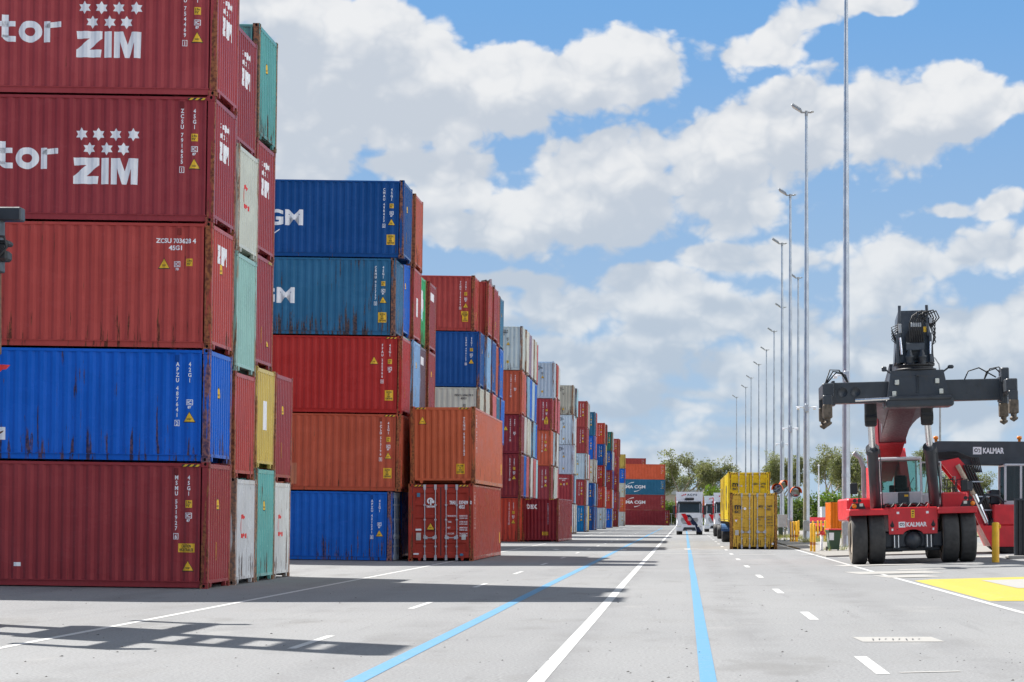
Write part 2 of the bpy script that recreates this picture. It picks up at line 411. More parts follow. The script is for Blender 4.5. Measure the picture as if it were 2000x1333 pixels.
# ------------------------------------------------------------------ ground
def asphalt():
    m, n, b = material("worn_grey_asphalt")
    P_ = n.new('ShaderNodeNewGeometry').outputs['Position']
    big = n.noise(n.mapping(P_, scale=(.10, .035, 1)), 1.0, 5, .6)
    mid = n.noise(n.mapping(P_, scale=(.9, .45, 1)), 1.0, 6, .62)
    fine = n.noise(P_, 26, 3, .7)
    grit = n.noise(P_, 75, 2, .6)
    c = n.mix(n.ramp(big, .3, .7), (.171, .173, .177), (.209, .211, .213))
    c = n.mix(n.ramp(mid, .5, .78, 0, .4), c, (.155, .151, .145))
    # bands laid side by side by the paver, each a shade apart
    xs = n.sep(P_)[0]
    lane = n.new('ShaderNodeTexWhiteNoise', noise_dimensions='1D'); n.put(lane.inputs['W'], n.math('FLOOR', n.math('MULTIPLY', n.math('ADD', xs, n.math('MULTIPLY', n.math('SUBTRACT', mid, .5), .12)), .27)))
    c = n.mix(n.math('MULTIPLY', lane.outputs['Value'], .16), c, (.15, .153, .158))
    c = n.mix(n.ramp(fine, .28, .72), n.mix(1.0, c, (.74, .74, .74), 'MULTIPLY'), n.mix(1.0, c, (1.2, 1.2, 1.19), 'MULTIPLY'))
    # oil drips and tyre rubber
    sp = n.noise(P_, 3.1, 4, .7)
    c = n.mix(n.ramp(sp, .735, .78, 0, .55), c, (.06, .058, .056))
    sk = n.noise(n.mapping(P_, (3, 1, 0), (0, 0, R(4)), (3.2, .13, 1)), 1.0, 5, .65)
    c = n.mix(n.ramp(sk, .56, .76, 0, .34), c, (.11, .11, .112))
    c = n.mix(n.ramp(grit, .7, .78, 0, .6), c, (.05, .05, .05))
    # hairline cracks sealed here and there, and worn wheel tracks along the lanes
    vo = n.new('ShaderNodeTexVoronoi', feature='DISTANCE_TO_EDGE'); n.put(vo.inputs['Vector'], n.vec('ADD', n.mapping(P_, scale=(.13, .07, 1)), n.vec('SCALE', n.comb(mid, fine, mid), scale=.22))); vo.inputs['Scale'].default_value = 1.0
    ck = n.math('MULTIPLY', n.ramp(vo.outputs['Distance'], .0008, .002, 1, 0), n.ramp(big, .42, .52, 0, .8))
    trk = n.math('ABSOLUTE', n.math('SUBTRACT', n.math('FRACT', n.math('MULTIPLY', n.math('ADD', xs, n.math('MULTIPLY', big, .5)), .4)), .5))
    c = n.mix(n.math('MULTIPLY', n.ramp(trk, .05, .2, .32, 0), n.ramp(mid, .35, .65)), c, (.115, .115, .118))
    blot = n.noise(n.mapping(P_, (11, 5, 0), scale=(.55, .22, 1)), 1.0, 5, .6)
    c = n.mix(n.ramp(blot, .57, .7, 0, .5), c, (.12, .118, .115))
    c = n.mix(n.ramp(blot, .28, .38, .35, 0), c, (.26, .255, .245))
    n.put(b.inputs['Base Color'], c); b.inputs['Roughness'].default_value = .9; b.inputs['Specular IOR Level'].default_value = .25
    bp = n.new('ShaderNodeBump'); bp.inputs['Strength'].default_value = .25; bp.inputs['Distance'].default_value = .008
    n.put(bp.inputs['Height'], fine); n.put(b.inputs['Normal'], bp.outputs[0])
    return m
ASPH = asphalt()
def ground_strip(name, xs, ys, mat, dz=0.0):
    mb = MB(); vs = [(x, y, gz(x) + dz) for y in ys for x in xs]; nx = len(xs)
    mb.add(vs, [(j * nx + i, j * nx + i + 1, (j + 1) * nx + i + 1, (j + 1) * nx + i) for j in range(len(ys) - 1) for i in range(nx - 1)])
    return link(name, mb.mesh(name, mat))
XB = [-40.4, -10.4, 6.2, 16.2]
kind(ground_strip("ground", [-3000, -40.4, -10.4, 6.2, 16.2, 3000], [-400, 15, 60, 120, 260, 480, 4500], ASPH), 'structure')

def road_paint(name, col, wear=.6):
    m, n, b = material(name)
    P_ = n.new('ShaderNodeNewGeometry').outputs['Position']
    f = n.noise(P_, 5, 6, .68); g_ = n.noise(P_, 24, 4, .65)
    c = n.mix(n.ramp(n.math('ADD', n.math('MULTIPLY', f, .6), n.math('MULTIPLY', g_, .4)), .5, .7, 0, wear), col, (.21, .21, .21))
    c = n.mix(n.ramp(g_, .3, .7), n.mix(1.0, c, (.9, .9, .9), 'MULTIPLY'), c)
    n.put(b.inputs['Base Color'], c); b.inputs['Roughness'].default_value = .7
    return m
LWHITE = road_paint("white_line_paint", (.42, .42, .41))
LFADE = road_paint("faded_white_line_paint", (.36, .35, .33), .8)
LBLUE = road_paint("blue_line_paint", (.055, .19, .32), .5)
LYEL = road_paint("yellow_road_paint", (.36, .29, .02), .5)
CONC = road_paint("pale_concrete", (.29, .28, .262), .5)
def strip_mesh(mb, pts, wd, dz):
    """a painted line following points (x, y), wd wide"""
    vs = []
    for i, (x, y) in enumerate(pts):
        a = pts[max(i - 1, 0)]; c = pts[min(i + 1, len(pts) - 1)]
        d = Vector((c[0] - a[0], c[1] - a[1])).normalized(); nx, ny = -d.y * wd / 2, d.x * wd / 2
        vs += [(x - nx, y - ny, gz(x - nx) + dz), (x + nx, y + ny, gz(x + nx) + dz)]
    mb.add(vs, [(2 * i, 2 * i + 1, 2 * i + 3, 2 * i + 2) for i in range(len(pts) - 1)])
def marking(name, mat, lines, dz=.004):
    mb = MB()
    for pts, wd in lines: strip_mesh(mb, pts, wd, dz)
    return kind(link(name, mb.mesh(name, mat)), 'structure')
def wob(x, y0, y1, amp, seed, step=6.):
    rg = random.Random(seed); n_ = max(2, int((y1 - y0) / step)); a = [rg.uniform(-amp, amp) for _ in range(n_ + 1)]
    return [(x + a[i], y0 + (y1 - y0) * i / n_) for i in range(n_ + 1)]
marking("white_road_line", LWHITE, [(wob(-8.63, 16, 420, .01, 1, 20), .13), (wob(-1.5, 16, 400, .012, 2, 20), .17)])
marking("white_dashed_road_line", LWHITE, [([(-4.93, y), (-4.92, y + 3)], .12) for y in [27.3 + 11.9 * k - 12 * 0 for k in range(30)]]
        + [([(2.09, y), (2.08, y + 2.9)], .15) for y in [22.9 + 12.1 * k for k in range(26)]])
marking("white_road_line", LWHITE, [([(6.3, 30), (5.95, 35), (5.83, 38), (5.76, 50), (5.7, 60), (5.66, 80), (5.6, 117), (5.5, 180)], .14)])
marking("blue_road_line", LBLUE, [(wob(-3.3, 16, 330, .015, 4, 9), .2), (wob(.235, 16, 260, .012, 5, 9), .17)])
arrow = lambda x, y: [([(x, y - 2), (x, y + 1)], .3), ([(x - .5, y + 1.2), (x, y + 2)], .3), ([(x + .5, y + 1.2), (x, y + 2)], .3)]
marking("faded_road_marking", LFADE, [([(-1.4, 97.6), (1.75, 97.6)], .5), ([(2.4, 96), (4.0, 96)], .6), ([(5.0, 94), (7.2, 94.4)], .6),
        ([(2.28, 23.1), (2.95, 23.3)], .1), ([(3.62, 23.2), (4.4, 23.2)], .09), ([(5.2, 73.5), (8.1, 74.2)], 1.3), ([(6.2, 88.0), (8.4, 88.0)], .7)], .006)
marking("white_road_arrow", LWHITE, arrow(-6.5, 111) + arrow(-3.05, 109) + arrow(.14, 112), .008)
marking("concrete_pavement_patch", CONC, [([(2.33, 29.35), (3.42, 29.4)], 1.15), ([(4.9, 64.0), (7.4, 64.3)], 2.6), ([(5.4, 60.2), (6.9, 60.4)], 2.2), ([(7.0, 82.5), (12, 82.6)], 3.2), ([(6.6, 67.5), (14, 68)], 1.0)], .005)
marking("dirt_smears", BLACK, [([(2.52 + .09 * k, 29.05 + (k * 7 % 5) * .06), (2.55 + .09 * k, 29.5)], .016) for k in range(8)], .008)
# raised yellow speed cushion with a bare middle
mb = MB(); hz = .05
o_ = [(6.0, 42.8), (7.6, 42.0), (14, 42.4), (14, 56.6), (5.95, 56.4)]
i_ = [(x + (10.6 - x) * .08, y + (49.5 - y) * .08) for x, y in o_]
n_ = len(o_)
mb.add([(x, y, gz(x) + .003) for x, y in o_] + [(x, y, gz(x) + hz) for x, y in i_], [(k, (k + 1) % n_, n_ + (k + 1) % n_, n_ + k) for k in range(n_)] + [tuple(range(n_, 2 * n_))])
tag(link("speed_cushion", mb.mesh("speed_cushion", LYEL)), "raised yellow painted speed cushion at the right edge of the lane", "speed hump")
marking("concrete_pavement_patch", CONC, [([(7.35, 51), (13.2, 51)], 6.0)], .0560)
# verge beyond the edge line: pale gravelly concrete with tufts
VERGE = road_paint("dusty_gravel", (.22, .205, .182), .6)
mb = MB(); vs = []
ys = [90, 100, 118, 140, 175, 240, 330, 500]
for y in ys: vs += [(5.85, y, gz(5.85) + .05), (14, y, gz(14) + .05), (60, y, gz(60) + .05)]
mb.add(vs, [(3 * j + i, 3 * j + i + 1, 3 * j + 4 + i, 3 * j + 3 + i) for j in range(len(ys) - 1) for i in range(2)])
mb.add([(5.85, y, z + gz(5.85)) for y in ys for z in (0, .05)], [(2 * j, 2 * j + 1, 2 * j + 3, 2 * j + 2) for j in range(len(ys) - 1)])
mb.add([(x, 90, z + gz(x)) for x in (5.85, 14, 60) for z in (0, .05)], [(0, 1, 3, 2), (2, 3, 5, 4)])
kind(link("verge_pavement", mb.mesh("verge_pavement", VERGE)), 'structure')

# ------------------------------------------------------------------ lettering and decals
_txt = {}
def text2d(s, size=1.0, bold=0.0, align='LEFT', line=1.0, space=1.0, xs=1.0):
    """outline of a text as flat faces: ([(x, z)], [faces])"""
    key = (s, size, bold, align, line, space, xs)
    if key in _txt: return _txt[key]
    cu = bpy.data.curves.new("lettering", 'FONT'); cu.body = s; cu.size = size; cu.offset = bold; cu.align_x = align
    cu.space_line = line; cu.space_character = space; cu.resolution_u = 3; cu.fill_mode = 'FRONT'
    o = bpy.data.objects.new("lettering", cu); COL.objects.link(o)
    me = bpy.data.meshes.new_from_object(o.evaluated_get(bpy.context.evaluated_depsgraph_get()))
    r = ([(v.co.x * xs, v.co.y) for v in me.vertices], [tuple(p.vertices) for p in me.polygons])
    bpy.data.objects.remove(o); bpy.data.curves.remove(cu); bpy.data.meshes.remove(me)
    _txt[key] = r
    return r
def fit(t, x0, x1, z0, z1):
    """stretch a text to fill a rectangle"""
    xs = [v[0] for v in t[0]]; zs = [v[1] for v in t[0]]
    a, b, c, d = min(xs), max(xs), min(zs), max(zs)
    return ([(x0 + (x - a) / (b - a) * (x1 - x0), z0 + (z - c) / (d - c) * (z1 - z0)) for x, z in t[0]], t[1])
def shift(t, dx, dz): return ([(x + dx, z + dz) for x, z in t[0]], t[1])
def poly(pts): return (list(pts), [tuple(range(len(pts)))])
def rect(x0, x1, z0, z1): return poly([(x0, z0), (x1, z0), (x1, z1), (x0, z1)])
def star(cx, cz, r):
    return poly([(cx + (r if k % 2 == 0 else r * .58) * math.sin(math.pi * k / 6), cz + (r if k % 2 == 0 else r * .58) * math.cos(math.pi * k / 6)) for k in range(12)])
def arc(cx, cz, rx, rz, a0, a1, w0, w1, n=14):
    """a stroke along an ellipse, w0 wide at its start and w1 at its end"""
    v = []; f = []
    for k in range(n + 1):
        t = a0 + (a1 - a0) * k / n; ww = w0 + (w1 - w0) * k / n
        c, s_ = math.cos(R(t)), math.sin(R(t))
        v += [(cx + rx * c, cz + rz * s_), (cx + (rx - ww) * c, cz + (rz - ww) * s_)]
    for k in range(n): f.append((2 * k, 2 * k + 1, 2 * k + 3, 2 * k + 2))
    return (v, f)
def ring(x0, x1, z0, z1, t):
    return [rect(x0, x1, z0, z0 + t), rect(x0, x1, z1 - t, z1), rect(x0, x0 + t, z0 + t, z1 - t), rect(x1 - t, x1, z0 + t, z1 - t)]

# corrugation profiles: distance along the wall -> depth below its outer skin
L40, L20, WID = 12.192, 6.058, 2.438
def corr_points(a, b, pitch, depth):
    n = max(1, round((b - a) / pitch)); p_ = (b - a) / n; pts = [(a, 0.0)]
    for k in range(n):
        s0 = a + k * p_
        pts += [(s0 + p_ * .14, 0.0), (s0 + p_ * .37, depth), (s0 + p_ * .63, depth), (s0 + p_ * .86, 0.0)]
    pts.append((b, 0.0)); return pts
SIDE = {L: corr_points(.19, L - .19, .278, .036) for L in (L40, L20)}
ENDP = corr_points(.16, WID - .16, .235, .045)
def prof(pts, t):
    if t <= pts[0][0]: return 0.0
    lo, hi = 0, len(pts) - 1
    if t >= pts[hi][0]: return 0.0
    while hi - lo > 1:
        m = (lo + hi) // 2
        if pts[m][0] <= t: lo = m
        else: hi = m
    (a, da), (b, db) = pts[lo], pts[hi]
    return da + (db - da) * (t - a) / (b - a) if b > a else da
SK = .008                                   # the skin lies this far inside the frame
def decal(name, layers, face='side', follow=True, L=L40):
    """layers: [(material, [shapes], lift)] laid on a wall; side: x from the right end (negative), end: y, back: x seen from behind"""
    pts = ENDP if face == 'end' else SIDE[L]
    me = bpy.data.meshes.new(name); bm = bmesh.new(); mats = []
    for mat, shapes, lift in layers:
        if mat not in mats: mats.append(mat)
        mi = mats.index(mat)
        sub = bmesh.new()
        for (vs, fs) in shapes:
            bv = [sub.verts.new((x, 0, z)) for x, z in vs]
            for f in fs:
                try: sub.faces.new([bv[i] for i in f])
                except ValueError: pass
        if not sub.verts: sub.free(); continue
        tt = (lambda x: -x) if face == 'side' else (lambda x: x)
        lo = min(tt(v.co.x) for v in sub.verts); hi = max(tt(v.co.x) for v in sub.verts)
        if lo > hi: lo, hi = hi, lo
        if follow:
            for (p_, _) in pts:
                if lo + 1e-4 < p_ < hi - 1e-4:
                    bmesh.ops.bisect_plane(sub, geom=sub.verts[:] + sub.edges[:] + sub.faces[:], plane_co=(-p_ if face == 'side' else p_, 0, 0), plane_no=(1, 0, 0))
        vm = {}
        for v in sub.verts:
            x, z = v.co.x, v.co.z
            dep = SK - lift + (prof(pts, tt(x)) if follow else -.004)
            co = (x, dep, z) if face == 'side' else ((-dep, x, z) if face == 'end' else (-x, WID - dep, z))
            vm[v] = bm.verts.new(co)
        for f in sub.faces:
            try: nf = bm.faces.new([vm[v] for v in f.verts]); nf.material_index = mi
            except ValueError: pass
        sub.free()
    bm.normal_update()
    want = {'side': Vector((0, -1, 0)), 'end': Vector((1, 0, 0)), 'back': Vector((0, 1, 0))}[face]
    for f in bm.faces:
        if f.normal.dot(want) < 0: f.normal_flip()
    bm.to_mesh(me); bm.free()
    for m in mats: me.materials.append(m)
    return me
_dec = {}
def cached(key, fn):
    if key not in _dec: _dec[key] = fn()
    return _dec[key]

# ------------------------------------------------------------------ container pieces
def wall_mesh(kind_, L, z0, z1):
    mb = MB(); pts = ENDP if kind_ in ('end', 'far') else SIDE[L]; vs = []
    for (t, dpt) in pts:
        q = SK + dpt
        for z in (z0, z1):
            vs.append({'side': (-t, q, z), 'back': (-t, WID - q, z), 'end': (-q, t, z), 'far': (-L + q, t, z)}[kind_])
    mb.add(vs, [(2 * k, 2 * k + 2, 2 * k + 3, 2 * k + 1) for k in range(len(pts) - 1)])
    return mb
def casting(top, x_out, y_front, Hc):
    """corner fitting with its oval openings; at the right end (x_out=0), front or back"""
    mb = MB(); z0, z1 = (Hc - .118, Hc) if top else (0, .118)
    xa, xb = -.178, .003; ya, yb = (-.003, .162) if y_front else (WID - .162, WID + .003)
    def face(o, u, v, wu, hv, cu, cv, ru, rv, nrm, holed=True):
        o, u, v, nrm = map(Vector, (o, u, v, nrm))
        outer = [o + u * (cu + (wu - cu if c > .01 else (-cu if c < -.01 else 0))) + v * (cv + (hv - cv if s_ > .01 else (-cv if s_ < -.01 else 0))) for c, s_ in ((1, 0), (1, 1), (0, 1), (-1, 1), (-1, 0), (-1, -1), (0, -1), (1, -1))]
        inner = [o + u * (cu + ru * math.cos(math.pi * k / 4)) + v * (cv + rv * math.sin(math.pi * k / 4)) for k in range(8)]
        deep = [p_ - nrm * .05 for p_ in inner]
        mb.add(outer + inner, [(k, (k + 1) % 8, 8 + (k + 1) % 8, 8 + k) for k in range(8)])
        mb.add(inner + deep, [(k, (k + 1) % 8, 8 + (k + 1) % 8, 8 + k) for k in range(8)] + [tuple(range(8, 16))], 1)
    zc = .045 if top else .06
    yn = -1 if y_front else 1
    face((xa, ya if y_front else yb, z0), (1, 0, 0), (0, 0, 1), xb - xa, .118, .09, .118 - zc if top else zc, .032, .04, (0, yn, 0))
    face((xb, ya, z0), (0, 1, 0), (0, 0, 1), yb - ya, .118, .08, .118 - zc if top else zc, .028, .04, (1, 0, 0))
    yi = yb if y_front else ya
    mb.add([(xa, ya, z0), (xb, ya, z0), (xb, yb, z0), (xa, yb, z0), (xa, ya, z1), (xb, ya, z1), (xb, yb, z1), (xa, yb, z1)],
           [(0, 1, 2, 3), (4, 5, 6, 7), (0, 3, 7, 4), ((2, 3, 7, 6) if y_front else (0, 1, 5, 4))])
    return mb
PARTS = {}
def piece(nm, fn, mats):
    if nm not in PARTS: PARTS[nm] = fn().mesh(nm[0], mats)
    return PARTS[nm]
def shell_mb(L, Hc, back=True):
    mb = MB()
    mb.box(-L + .05, -.05, .06, WID - .06, Hc - .055, Hc - .045)          # roof
    mb.box(-L + .05, -.05, .08, WID - .08, .15, .17)                       # floor
    for k in range(int(L / .9)): mb.box(-L + .3 + k * .9, -L + .36 + k * .9, .1, WID - .1, .04, .15)   # cross members
    w_ = wall_mesh('far', L, .17, Hc - .1); mb.add(w_.v, w_.f)
    for y0 in (0, WID - .15): mb.box(-L, -L + .16, y0, y0 + .15, 0, Hc)
    mb.box(-L, -L + .08, .15, WID - .15, Hc - .14, Hc - .03); mb.box(-L, -L + .08, .15, WID - .15, .11, .2)
    for z in (.03, Hc - .1): mb.box(-L + .16, -.16, WID - .07, WID, z, z + (.14 if z < 1 else .07))
    return mb
def sill_mb():
    mb = MB(); mb.box(-.09, -.006, .165, WID - .165, .125, .2)
    for y in (.42, WID - .42):                   # tapered lugs beside the fork tunnel
        mb.prism([(y - .07, .125), (y + .07, .125), (y + .035, .02), (y - .035, .02)], 'x', -.085, -.012)
    return mb
def door_leaf(Hc, left):
    mb = MB(); a, b = (.17, WID / 2 - .02) if left else (WID / 2 + .02, WID - .17)
    z0, z1 = .2, Hc - .15
    bands = [z0, z0 + .1]; n = 5; hh = (z1 - z0 - .2) / n
    mb.box(-.06, -.014, a, a + .09, z0, z1); mb.box(-.06, -.014, b - .09, b, z0, z1)
    vs = []; prof_ = [(z0, -.016)]
    for k in range(n):
        q = z0 + .1 + k * hh
        prof_ += [(q, -.016), (q + .05, -.05), (q + hh * .72, -.05), (q + hh * .72 + .05, -.016)]
    prof_.append((z1, -.016))
    for z, x in prof_: vs += [(x, a + .09, z), (x, b - .09, z)]
    mb.add(vs, [(2 * k, 2 * k + 1, 2 * k + 3, 2 * k + 2) for k in range(len(prof_) - 1)])
    for k in range(4):                            # hinges
        z = z0 + .25 + k * (z1 - z0 - .5) / 3; y = a - .02 if left else b - .04
        mb.box(-.03, .004, y, y + .06, z - .05, z + .05)
    return mb
def rods_mb(Hc, y):
    mb = MB(); mb.cyl((.022, y, .11), (.022, y, Hc - .06), .017, n=8)
    for z in (.2, .55, .95, 1.55, 2.1, Hc - .2): mb.box(-.014, .042, y - .04, y + .04, z - .03, z + .03)
    for z in (.1, Hc - .1): mb.box(-.01, .045, y - .045, y + .045, z - .07, z + .07)
    return mb
def handle_mb(y, side):
    mb = MB(); mb.box(.03, .05, y, y + side * .46, .86, .89); mb.box(-.01, .055, y + side * .30, y + side * .38, .82, .93); mb.box(-.01, .05, y - .04, y + .04, .83, .92)
    return mb
def number_shapes(code, size_code, Hc, u=.74, uc=.46):
    """the vertical owner code and number, and the size code beside it"""
    out = []; z = Hc - .30; st = .122
    own, num = code[:4], code[4:]
    for i, ch in enumerate(own + ' ' + num):
        zz = z - i * st + (.06 if i > 4 else 0) - (.07 if i == len(own) + len(num) else 0)
        if ch != ' ':
            t = text2d(ch, .128, .004, 'CENTER', xs=.82); out.append(shift(t, -u, zz - .1))
            if i == len(own) + len(num): out += ring(-u - .055, -u + .055, zz - .12, zz + .02, .012)
    for i, ch in enumerate(size_code):
        out.append(shift(text2d(ch, .128, .004, 'CENTER', xs=.82), -uc, z - i * st - .1))
    return out
def tri(cx, cz, s_): return poly([(cx - s_ * .56, cz - s_ * .5), (cx + s_ * .56, cz - s_ * .5), (cx, cz + s_ * .5)])
def triangle_layers(cx, cz, s_=.22):
    return [(BLACK, [tri(cx, cz, s_ * 1.16)], .003), (YELLOW, [tri(cx, cz, s_ * .98)], .0055), (BLACK, [rect(cx - .045, cx + .045, cz - .065, cz - .053), rect(cx - .05, cx + .05, cz - .04, cz - .03)], .0075)]
def sticker_layers(cx, cz, w_=.15, h_=.17):
    return [(YELLOW, [rect(cx - w_ / 2, cx + w_ / 2, cz - h_ / 2, cz + h_ / 2)], .003),
            (BLACK, [fit(text2d("2.9m\n9'6\"", .08, .002), cx - w_ * .38, cx + w_ * .38, cz - h_ * .38, cz + h_ * .38)], .006)]
def ic_shapes(cx, cz, t="87"):
    return ring(cx - .075, cx + .075, cz - .05, cz + .08, .014) + [fit(text2d("IC", .1, .004), cx - .045, cx + .045, cz - .025, cz + .055), fit(text2d(t, .08, .004), cx - .04, cx + .04, cz - .13, cz - .07)]
def caution_layers(cx, cz, w_, h_, words):
    return [(YELLOW, [rect(cx - w_ / 2, cx + w_ / 2, cz - h_ / 2, cz + h_ / 2)], .003),
            (BLACK, [fit(text2d(words, .1, .003, 'CENTER', .9), cx - w_ * .42, cx + w_ * .42, cz - h_ * .4, cz + h_ * .4)], .006)]
C96 = "CAUTION\n9'6\"\nHIGH\nCONTAINER"
HT = "CAUTION\nHIGH TRAILER"

def marks_side(root, Hc, code, size_code, opts, follow, col, L=L40):
    """the writing on the wall that faces the camera"""
    def add(nm, key, fn):
        o = link(nm, cached((key, Hc, follow), fn), root); return o
    if code and 'M' in opts:                      # grey line: dark block lettering
        add('lettering', ('M', code), lambda: decal('lettering', [(DARKTXT, [fit(text2d(code + "\n" + size_code, .1, .004), -1.55, -.95, Hc - .62, Hc - .25)] + ic_shapes(-.98, Hc - .85), .004)], 'side', follow))
        if 't' in opts: add('warning_triangle', 'Mt', lambda: decal('warning_triangle', triangle_layers(-.95, Hc - 1.15, .2), 'side', follow))
        add('height_sticker', 'Ms', lambda: decal('height_sticker', sticker_layers(-.97, .55), 'side', follow))
        return
    if code and 'H' in opts:
        add('lettering', ('H', code), lambda: decal('lettering', [(WHITE if 'd' not in opts else DARKTXT, [shift(text2d(code[:4] + " " + code[4:10] + " " + code[10:], .145, .004, 'CENTER', xs=.95), -.83, Hc - .48), shift(text2d(size_code, .145, .004, 'CENTER'), -.83, Hc - .64)] + ic_shapes(-.8, Hc - .98, "70"), .004)], 'side', follow))
        if 't' in opts:
            add('warning_triangle', 'Ht', lambda: decal('warning_triangle', triangle_layers(-1.1, Hc - .95, .22), 'side', follow))
            add('height_sticker', 'Hs', lambda: decal('height_sticker', sticker_layers(-.52, Hc - .92), 'side', follow))
        return
    if code:
        add('lettering', ('V', code, size_code), lambda: decal('lettering', [(WHITE, number_shapes(code, size_code, Hc) + ic_shapes(-.46, Hc - 1.24), .004)], 'side', follow))
    if 's' in opts: add('height_sticker', 's', lambda: decal('height_sticker', sticker_layers(-.46, Hc - .96), 'side', follow))
    if 't' in opts: add('warning_triangle', 't', lambda: decal('warning_triangle', triangle_layers(-.46, Hc - 1.56), 'side', follow))
    if 'T' in opts: add('warning_triangle', 'T', lambda: decal('warning_triangle', triangle_layers(-.46, .52), 'side', follow))
    if 'L' in opts: add('warning_triangle', 'L', lambda: decal('warning_triangle', triangle_layers(-1.05, Hc - .92, .26), 'side', follow))
    if 'c' in opts: add('caution_sticker', 'c', lambda: decal('caution_sticker', caution_layers(-.48, .68, .31, .38, C96), 'side', follow))
    if 'h' in opts: add('caution_sticker', 'h', lambda: decal('caution_sticker', caution_layers(-.5, .93, .37, .2, HT), 'side', follow))
    if 'z' in opts: add('hazard_stripe', 'z', lambda: decal('hazard_stripe', [(HAZARD, [rect(-.62, -.22, Hc - .105, Hc - .055)], SK + .002)], 'side', False))

def marks_end(root, Hc, opts, follow=True):
    def add(nm, key, fn): return link(nm, cached(('end', key, Hc, follow), fn), root)
    if 'Z' in opts: add('line_emblem', 'Z', lambda: decal('line_emblem', [(WHITE, zim(.6, Hc - 1.35, .95), .004)], 'end', follow))
    if 'z' in opts: add('line_emblem', 'z', lambda: decal('line_emblem', [(WHITE, zim(.6, Hc - .85, .95, False), .004)], 'end', follow))
    if 'C' in opts: add('line_emblem', 'C', lambda: decal('line_emblem', [(REDP, [arc(.9, 1.42, .3, .3, 50, 310, .1, .1, 18), rect(1.2, 1.32, 1.12, 1.24)], .004)], 'end', follow))
    if 't' in opts: add('warning_triangle', 't', lambda: decal('warning_triangle', triangle_layers(1.05, Hc - .95, .24), 'end', follow))
    if 'y' in opts: add('caution_sticker', 'y', lambda: decal('caution_sticker', caution_layers(.95, .85, .17, .42, C96), 'end', follow))
    if 'p' in opts: add('pale_patch', 'p', lambda: decal('pale_patch', [(WHITE, [rect(.95, 1.5, 1.0, 1.75)], .004)], 'end', follow))
    if 'w' in opts: add('white_label', 'w', lambda: decal('white_label', [(WHITE, [rect(.5, 1.7, Hc - .75, Hc - .42)], .004)], 'end', follow))
    if 'g' in opts: add('line_emblem', 'g', lambda: decal('line_emblem', [(WHITE, [arc(1.15, 1.75, .42, .62, 0, 360, .42, .42, 22)], .004), (simple("pale_cyan_paint", (.4, .7, .75)), [arc(1.25, 1.35, .25, .28, 0, 360, .25, .25, 16)], .006)], 'end', follow))
    if 'e' in opts: add('warning_triangle', 'e', lambda: decal('warning_triangle', triangle_layers(1.7, .72, .22), 'end', follow))
    if 'h' in opts: add('hazard_stripe', 'h', lambda: decal('hazard_stripe', [(HAZARD, [rect(WID - .75, WID - .25, Hc - .12, Hc - .06)], .004)], 'end', False))
def zim(x, z, h, stars=True, mir=False):
    Zs = [[(0, 1), (.98, 1), (.98, .72), (.5, .3), (.96, .3), (.93, 0), (0, 0), (0, .29), (.5, .72), (.03, .7)],
          [(1.06, 0), (1.06, 1), (1.35, 1), (1.35, 0)],
          [(1.43, 0), (1.43, 1), (1.78, 1), (1.95, .5), (2.1, 1), (2.46, 1), (2.44, 0), (2.2, 0), (2.2, .6), (2.02, 0), (1.86, 0), (1.66, .62), (1.66, 0)]]
    k = h * .5 if not stars else h * .42
    k = h * .45
    out = [poly([(x + a * k * (1.0), z + b * k) for a, b in q]) for q in Zs]
    if stars:
        out += [star(x + a * k, z + 1.9 * k, .24 * k) for a in (.3, .94, 1.6, 2.27)] + [star(x + a * k, z + 1.35 * k, .24 * k) for a in (.6, 1.26, 1.9)]
    return out

